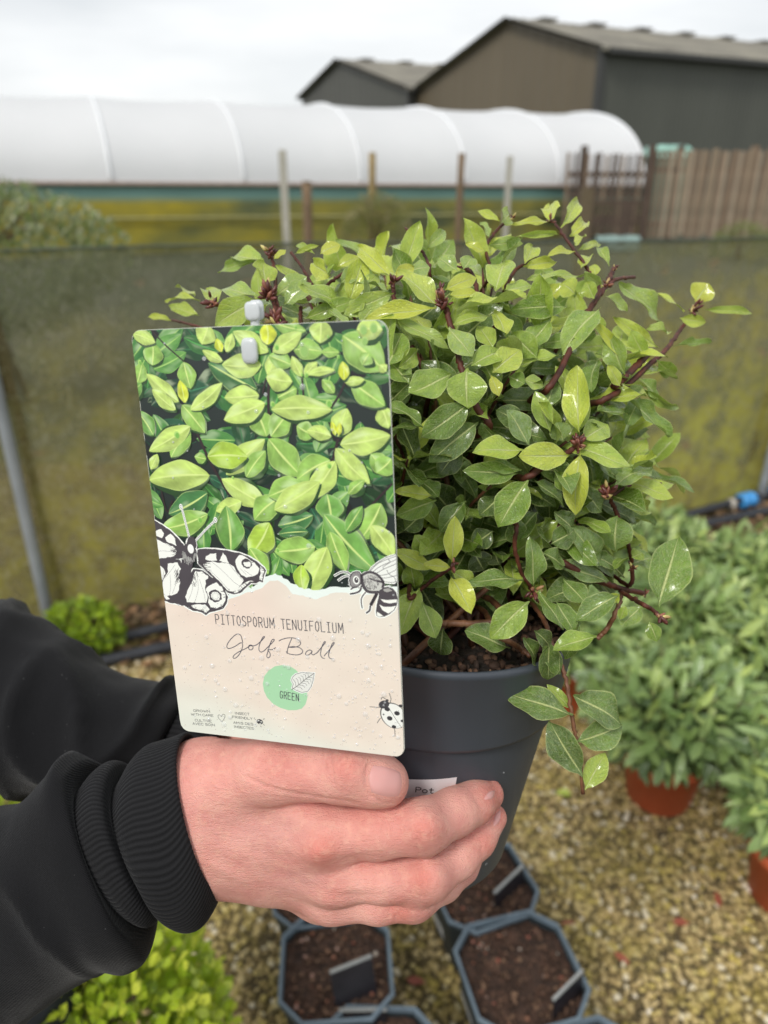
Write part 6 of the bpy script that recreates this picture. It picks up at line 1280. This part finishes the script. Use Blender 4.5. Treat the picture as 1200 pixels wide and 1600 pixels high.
# vertex normals
def vnormals(v, f):
    n_ = np.zeros_like(v); a, b, c, d = v[f[:, 0]], v[f[:, 1]], v[f[:, 2]], v[f[:, 3]]; fn = np.cross(c - a, d - b)
    for i in range(4): np.add.at(n_, f[:, i], fn)
    return n_ / (np.linalg.norm(n_, axis=1)[:, None] + 1e-12)
hn = vnormals(hv, hf); toC = CAM - hv; toC /= np.linalg.norm(toC, axis=1)[:, None]
if (hn * (hv - hv.mean(0))).sum() < 0: hn = -hn; hf = hf[:, ::-1]
front = np.clip((hn * toC).sum(1) * 2, 0, 1)
disp = np.zeros(len(hv))
def crease(pts, depth, wd):
    global disp
    p = np.asarray(smooth_path(pts, 14)); d = np.full(len(hv), 1e3)
    for a, b in zip(p[:-1], p[1:]):
        ba = b - a; t_ = np.clip(((hx - a[0]) * ba[0] + (hy - a[1]) * ba[1]) / (ba @ ba), 0, 1); d = np.minimum(d, np.hypot(hx - a[0] - t_ * ba[0], hy - a[1] - t_ * ba[1]))
    disp -= depth * np.exp(-(d / wd) ** 2) * front
for pl, dp, w_ in (([(582, 1188), (573, 1200), (571, 1216), (574, 1234), (580, 1244)], .00045, 2.2), ([(580, 1244), (600, 1254), (622, 1256)], .00035, 2.0), ([(385, 1214), (410, 1226), (440, 1236), (500, 1246), (560, 1256)], .0006, 3.0), ([(508, 1168), (506, 1185), (509, 1200)], .00035, 2.2), ([(517, 1170), (518, 1195), (522, 1225)], .00040, 2.2), ([(543, 1172), (545, 1205), (538, 1236)], .00040, 2.4), ([(530, 1180), (536, 1192), (542, 1196)], .0003, 2.4), ([(533, 1172), (531, 1184)], .0003, 2),
                   ([(655, 1305), (651, 1322), (655, 1333)], .00035, 2.2), ([(668, 1290), (676, 1302), (690, 1312)], .0003, 2.6), ([(660, 1290), (668, 1284), (676, 1290)], .0003, 2), ([(653, 1300), (662, 1308), (672, 1306)], .00025, 2),
                   ([(668, 1360), (660, 1382), (658, 1400)], .00045, 2.2), ([(650, 1366), (646, 1385)], .0003, 2.2), ([(676, 1372), (668, 1390), (664, 1400)], .00035, 2.0), ([(627, 1414), (620, 1430), (616, 1440)], .0004, 2.0), ([(612, 1412), (608, 1432)], .0003, 2.0), ([(636, 1408), (632, 1424)], .0003, 2),
                   ([(740, 1240), (748, 1256), (752, 1262)], .00025, 2.2), ([(745, 1305), (752, 1318), (752, 1330)], .00025, 2.2), ([(575, 1196), (572, 1225), (585, 1250)], .0002, 3),
                   ([(395, 1200), (408, 1212), (424, 1222)], .00015, 2.5), ([(420, 1190), (436, 1205), (446, 1220)], .00022, 2.5), ([(405, 1180), (425, 1196), (440, 1212)], .0002, 2.5), ([(440, 1172), (455, 1190)], .0002, 2.5)):
    crease(pl, dp, w_)
def soft(x, y, rx, ry, amt, ang=0):
    global disp
    a_ = math.radians(ang); u = (hx - x) * math.cos(a_) + (hy - y) * math.sin(a_); v = -(hx - x) * math.sin(a_) + (hy - y) * math.cos(a_); disp += amt * np.exp(-(u / rx) ** 2 - (v / ry) ** 2) * front
soft(430, 1290, 70, 16, -.0014, 18); soft(455, 1372, 60, 13, -.0012, 22); soft(400, 1345, 70, 12, .0006, 22); soft(420, 1318, 80, 9, .0005, 20); soft(500, 1328, 20, 14, .0010, 0); soft(560, 1345, 38, 9, -.0010, -8); soft(555, 1400, 36, 8, -.0009, 0); soft(380, 1300, 60, 10, -.0006, 20); soft(352, 1362, 50, 8, .0005, 26)
ns_ = np.array([mnoise.noise(Vector(p * 55)) * .0005 + mnoise.noise(Vector(p * 160)) * .00014 for p in hv])
hv = hv + hn * (disp + ns_)[:, None]
red = np.zeros(len(hv))
for x, y, r, a_ in ((504, 1328, 30, 1.0), (664, 1296, 26, .7), (660, 1375, 26, .8), (625, 1425, 22, .75), (770, 1240, 26, .8), (778, 1275, 24, .8), (540, 1196, 26, .6), (625, 1235, 26, .5), (760, 1320, 26, .7), (520, 1385, 28, .45), (300, 1360, 40, .4), (430, 1170, 60, .35), (330, 1170, 50, .35), (590, 1290, 70, .3)):
    red = np.maximum(red, a_ * np.exp(-((hx - x) ** 2 + (hy - y) ** 2) / r ** 2))
pale = np.exp(-(((hx - 420) / 75) ** 2 + ((hy - 1300) / 30) ** 2)) * .8 + np.exp(-(((hx - 480) / 50) ** 2 + ((hy - 1378) / 18) ** 2)) * .7
t = NT('skin'); c = t.coord('Object'); rd, pl_a = t.attr('red'), t.attr('pale'); n1 = t.noise(c, 60, 5); n2 = t.noise(c, 260, 4)
col = t.mix(t.ramp(n1, [(.3, 0), (.7, 1)]), lin((234, 174, 160)), lin((216, 146, 136))); col = t.mix(t.math('MULTIPLY', rd, .6), col, lin((206, 104, 88))); col = t.mix(t.math('MULTIPLY', pl_a, .5), col, lin((196, 146, 140)))
col = t.mix(t.ramp(n2, [(.50, 0), (.68, .45)]), col, lin((232, 178, 158)))
wv = t.n('ShaderNodeTexVoronoi', feature='DISTANCE_TO_EDGE'); mpn = t.n('ShaderNodeMapping'); mpn.inputs['Scale'].default_value = (700, 1300, 1500); t.set(mpn.inputs[0], c); t.set(wv.inputs['Vector'], mpn.outputs[0]); wv.inputs['Scale'].default_value = 1
mpl = t.n('ShaderNodeMapping'); mpl.inputs['Scale'].default_value = (180, 700, 700); mpl.inputs['Rotation'].default_value = (0, .35, 0); t.set(mpl.inputs[0], c)
ln_ = t.noise(mpl.outputs[0], 1.0, 4, .65)
hb = t.math('ADD', t.math('MULTIPLY', wv.outputs['Distance'], .5), t.math('ADD', t.math('MULTIPLY', ln_, 1.1), t.noise(c, 1600, 2)))
M_SKIN = t.done(t.pbr(col, t.ramp(n2, [(.3, .50), (.7, .64)]), t.bump(hb, .9, .0006), Subsurface_Weight=.22, Subsurface_Radius=(.010, .0035, .002), Subsurface_Scale=.35, Specular_IOR_Level=.36))
hand = part('hand', hv, hf, M_SKIN, person, True, attrs={'red': red, 'pale': pale})
# ---- nails
t = NT('nail'); M_NAIL = t.done(t.pbr(lin((216, 158, 152)), .34, t.bump(t.wave(t.coord('Object'), 900, .5), .05, .0002), Subsurface_Weight=.15, Subsurface_Radius=(.004, .001, .001), Coat_Weight=.35, Coat_Roughness=.18))
M_NAILT = simple('nail_free_edge', (232, 214, 200), .35, .05)
from mathutils.bvhtree import BVHTree
bvh = BVHTree.FromPolygons([tuple(p) for p in hv], [tuple(q) for q in hf])
def nail(corners, parent, lift=.0004, n_=11, thick=1.0):
    """corners: four photo points (root low, root high, tip high, tip low); the plate is laid on the skin along the sight lines"""
    cs = [np.array(q, float) for q in corners]; vv = []
    for i in range(n_):
        for j in range(n_):
            u, v = i / (n_ - 1), j / (n_ - 1); du = .09 * math.sin(math.pi * v); uu = u + (du if u > .5 else -du) * abs(2 * u - 1) ** 1.5
            a1, b1 = 2 * u - 1, 2 * v - 1; uu, vv_ = .5 + .5 * a1 * math.sqrt(1 - .42 * b1 * b1), .5 + .5 * b1 * math.sqrt(1 - .36 * a1 * a1); p = (cs[0] * (1 - vv_) + cs[1] * vv_) * (1 - uu) + (cs[3] * (1 - vv_) + cs[2] * vv_) * uu
            r = ray(*p); loc, nr, ix, ds = bvh.ray_cast(Vector(CAM), Vector(r))
            if loc is None: loc = Vector(CAM + r * .33); nr = Vector(-cF)
            e = min(u, 1 - u, v, 1 - v); w_ = min(1, e / .16); q = np.array(loc) + np.array(nr) * (lift * (w_ ** .5) - .00035 * (1 - w_)) * thick; vv.append(q)
    o = part('fingernail', vv, grid_faces(n_, n_), M_NAIL, parent, True); return o
nail([(571, 1243), (574, 1188), (634, 1202), (630, 1252)], hand)
nail([(752, 1252), (762, 1236), (776, 1232), (772, 1250)], hand, .0003, 7)
nail([(769, 1297), (772, 1270), (784, 1262), (783, 1284)], hand, .0003, 7)

# ---- far hand, cupping the pot from behind on the left (only its place is seen past the card)
f2 = [[J(330, 1165, .55, 50), J(430, 1200, .56, 46)], [J(430, 1165, .555, 34), J(520, 1180, .585, 30), J(590, 1185, .60, 24)], [J(432, 1212, .56, 32), J(530, 1235, .59, 29), J(600, 1240, .60, 22)], [J(430, 1255, .56, 30), J(525, 1285, .585, 27), J(590, 1290, .595, 20)], [J(420, 1290, .55, 27), J(500, 1330, .575, 23), J(550, 1335, .585, 18)], [J(360, 1150, .535, 34), J(430, 1125, .52, 28), J(468, 1120, .515, 22)], [J(280, 1165, .545, 46), J(330, 1165, .55, 50)], [J(350, 1200, .55, 50), J(425, 1260, .55, 40)]]
def hand2(Pt):
    b = chain(Pt, f2[0], .005); b = smin(b, chain(Pt, f2[6], .005), .02); b = smin(b, chain(Pt, f2[7], .005), .02)
    for c_ in f2[1:6]: b = smin(b, chain(Pt, c_, .003), .006)
    return b
v2, fc2 = sdf_mesh(hand2, [j for c_ in f2 for j in c_], .0022)
n2_ = vnormals(v2, fc2)
if (n2_ * (v2 - v2.mean(0))).sum() < 0: fc2 = fc2[:, ::-1]
part('hand', v2, fc2, M_SKIN, person, True, attrs={'red': np.zeros(len(v2)) + .2, 'pale': np.zeros(len(v2))})

# ---- sleeves: rings given by their upper and lower points
t = NT('black_sweatshirt'); c = t.coord('Object'); wv = t.wave(t.coord('Object', (1, 1, 1)), 520, 1.5, dirn='DIAGONAL'); n1 = t.noise(c, 14, 4); n2 = t.noise(c, 900, 3)
col = t.mix(n1, (.0040, .0040, .0050), (.0070, .0070, .0084)); lint = t.ramp(t.voro(c, 140), [(.03, 1), (.04, 0)]); col = t.mix(t.math('MULTIPLY', lint, t.ramp(n1, [(.5, 0), (.55, .8)])), col, (.16, .16, .16))
M_CLOTH = t.done(t.pbr(col, .85, t.bump(t.math('ADD', t.math('MULTIPLY', wv, .6), n2), .55, .0006), Specular_IOR_Level=.25, Sheen_Weight=.10, Sheen_Roughness=.4))
t = NT('ribbed_cuff_knit'); c = t.coord('Object'); n2 = t.noise(c, 1100, 3); at_ = t.attr('rib'); col = t.mix(at_, (.0035, .0035, .0045), (.012, .012, .0135)); M_KNIT = t.done(t.pbr(col, .85, t.bump(n2, .5, .0006), Specular_IOR_Level=.25, Sheen_Weight=.10, Sheen_Roughness=.4))
def ringtube(rings, nseg, mat, name, ribs=0, ramp_=.0006, sub=6, wr=.0012, seed=0, power=.9, swing=0.0):
    """rings: (top x, top y, bottom x, bottom y, depth, half thickness in photo px)"""
    R_ = smooth_path(rings, sub * len(rings)); vv, rb = [], []
    for i, (tx, ty, bx_, by_, d, hf_) in enumerate(R_):
        A, B = N(tx, ty, d), N(bx_, by_, d); c0 = (A + B) / 2; up = (A - B) / 2; dn = nrm(np.cross(up, nrm(cR + .0001))) ; dn = cF - nrm(up) * (cF @ nrm(up)); dn = nrm(dn) * hf_ * d * K / FPX
        for j in range(nseg):
            q = j * 2 * math.pi / nseg; cs_, sn = math.cos(q), math.sin(q)
            p = c0 + up * math.copysign(abs(cs_) ** power, cs_) + dn * math.copysign(abs(sn) ** power, sn)
            n_ = nrm(up * cs_ / (np.linalg.norm(up) ** 1) + dn * sn / np.linalg.norm(dn))
            rbv = 0
            if ribs: rbv = .5 + .5 * math.cos(q * ribs + .35 * math.sin(i * .2)); p = p + n_ * (rbv ** .6 * ramp_)
            w_ = mnoise.noise(Vector((p[0] * 22 + seed, p[1] * 22, p[2] * 22))) * wr + mnoise.noise(Vector((p[0] * 70 + seed, p[1] * 70, p[2] * 70))) * wr * .3
            if wr > .0015: r1_ = mnoise.noise(Vector((p[0] * 26 + seed * 3, (p[1] + p[2]) * 9, p[2] * 7 + seed))); w_ += wr * 2.2 * ((1 - min(1, abs(r1_) * 3.2)) ** 2 - .3)
            vv.append(p + n_ * w_); rb.append(rbv)
    f = grid_faces(len(R_), nseg, True); f.append(tuple(range(nseg))[::-1]); 
    return part(name, vv, f, mat, person, True, attrs={'rib': rb})
ringtube([(-330, 1420, -330, 1800, .50, 170), (-150, 1330, -150, 1740, .47, 150), (-40, 1282, -20, 1640, .45, 135), (20, 1258, 85, 1562, .442, 125), (50, 1232, 140, 1520, .438, 120), (72, 1204, 178, 1496, .436, 118), (96, 1185, 212, 1500, .434, 118), (116, 1192, 236, 1480, .432, 112), (126, 1206, 240, 1452, .431, 104), (128, 1222, 230, 1436, .431, 92), (124, 1236, 214, 1420, .431, 76), (110, 1250, 196, 1402, .432, 60)], 96, M_CLOTH, 'sleeve', seed=3, wr=.0020)
ringtube([(112, 1248, 200, 1402, .432, 62), (130, 1226, 226, 1424, .431, 84), (146, 1206, 244, 1432, .430, 96), (162, 1196, 254, 1424, .429, 100), (176, 1200, 260, 1412, .428, 96), (184, 1214, 262, 1398, .428, 86), (186, 1226, 260, 1386, .428, 76)], 480, M_KNIT, 'cuff', ribs=96, seed=5, sub=7)
ringtube([(180, 1232, 254, 1384, .428, 72), (192, 1214, 264, 1402, .427, 86), (206, 1190, 276, 1424, .427, 98), (224, 1172, 292, 1437, .426, 102), (246, 1164, 308, 1441, .425, 100), (266, 1158, 324, 1434, .424, 97), (280, 1152, 338, 1414, .423, 94), (286, 1152, 348, 1388, .423, 90), (286, 1158, 348, 1376, .423, 84), (276, 1172, 330, 1366, .424, 74)], 480, M_KNIT, 'cuff', ribs=96, seed=8, sub=8)
# far sleeve
ringtube([(-330, 800, -330, 1260, .62, 190), (-160, 880, -160, 1240, .59, 165), (-10, 938, -10, 1224, .565, 140), (60, 985, 50, 1232, .552, 125), (120, 1020, 100, 1240, .545, 118), (190, 1055, 150, 1250, .54, 112), (245, 1068, 190, 1256, .537, 108), (285, 1074, 222, 1256, .535, 104), (296, 1086, 232, 1246, .535, 94), (290, 1100, 226, 1232, .535, 80)], 96, M_CLOTH, 'sleeve', seed=13, wr=.0035)
ringtube([(270, 1100, 212, 1236, .535, 70), (300, 1092, 240, 1246, .533, 80), (330, 1100, 270, 1250, .531, 82), (356, 1110, 300, 1246, .530, 80), (360, 1120, 310, 1238, .530, 72), (350, 1130, 300, 1226, .530, 60)], 240, M_KNIT, 'cuff', ribs=60, seed=18, sub=6)
# ---- trouser leg and shoe just inside the frame at the lower left
lt = Gz(22, 1600, .50) + np.array([.055, 0, 0])
legp = [np.array([lt[0] - .075, lt[1] - .02, .02]), np.array([lt[0] - .085, lt[1] + .01, .25]), np.array([lt[0] - .10, lt[1] + .03, .48]), np.array([lt[0] - .13, lt[1] + .02, .72]), np.array([lt[0] - .17, lt[1] - .04, .92])]
pth = smooth_path(legp, 30); v, f = tube(pth, np.linspace(.070, .098, 30), 40); v = v + np.array([[mnoise.noise(Vector(p * 14)) * .006] * 3 for p in v]); M_TROU = simple('dark_trousers', (38, 40, 48), .85, .15, 30, .4, .001)
part('trouser_leg', v, f, M_TROU, person, True)
mb = MB(); sp_ = [(0, -.06, .05, .045), (0, .0, .06, .05), (.0, .09, .045, .046), (.0, .17, .035, .04), (0, .20, .028, .028)]
v, f = tube([np.array([lt[0] - .075 + a_, lt[1] - .02 + b_, c_]) for a_, b_, c_, _ in sp_], [q[3] for q in sp_], 20); part('shoe', v, f, simple('black_shoe', (22, 22, 24), .5), person, True)
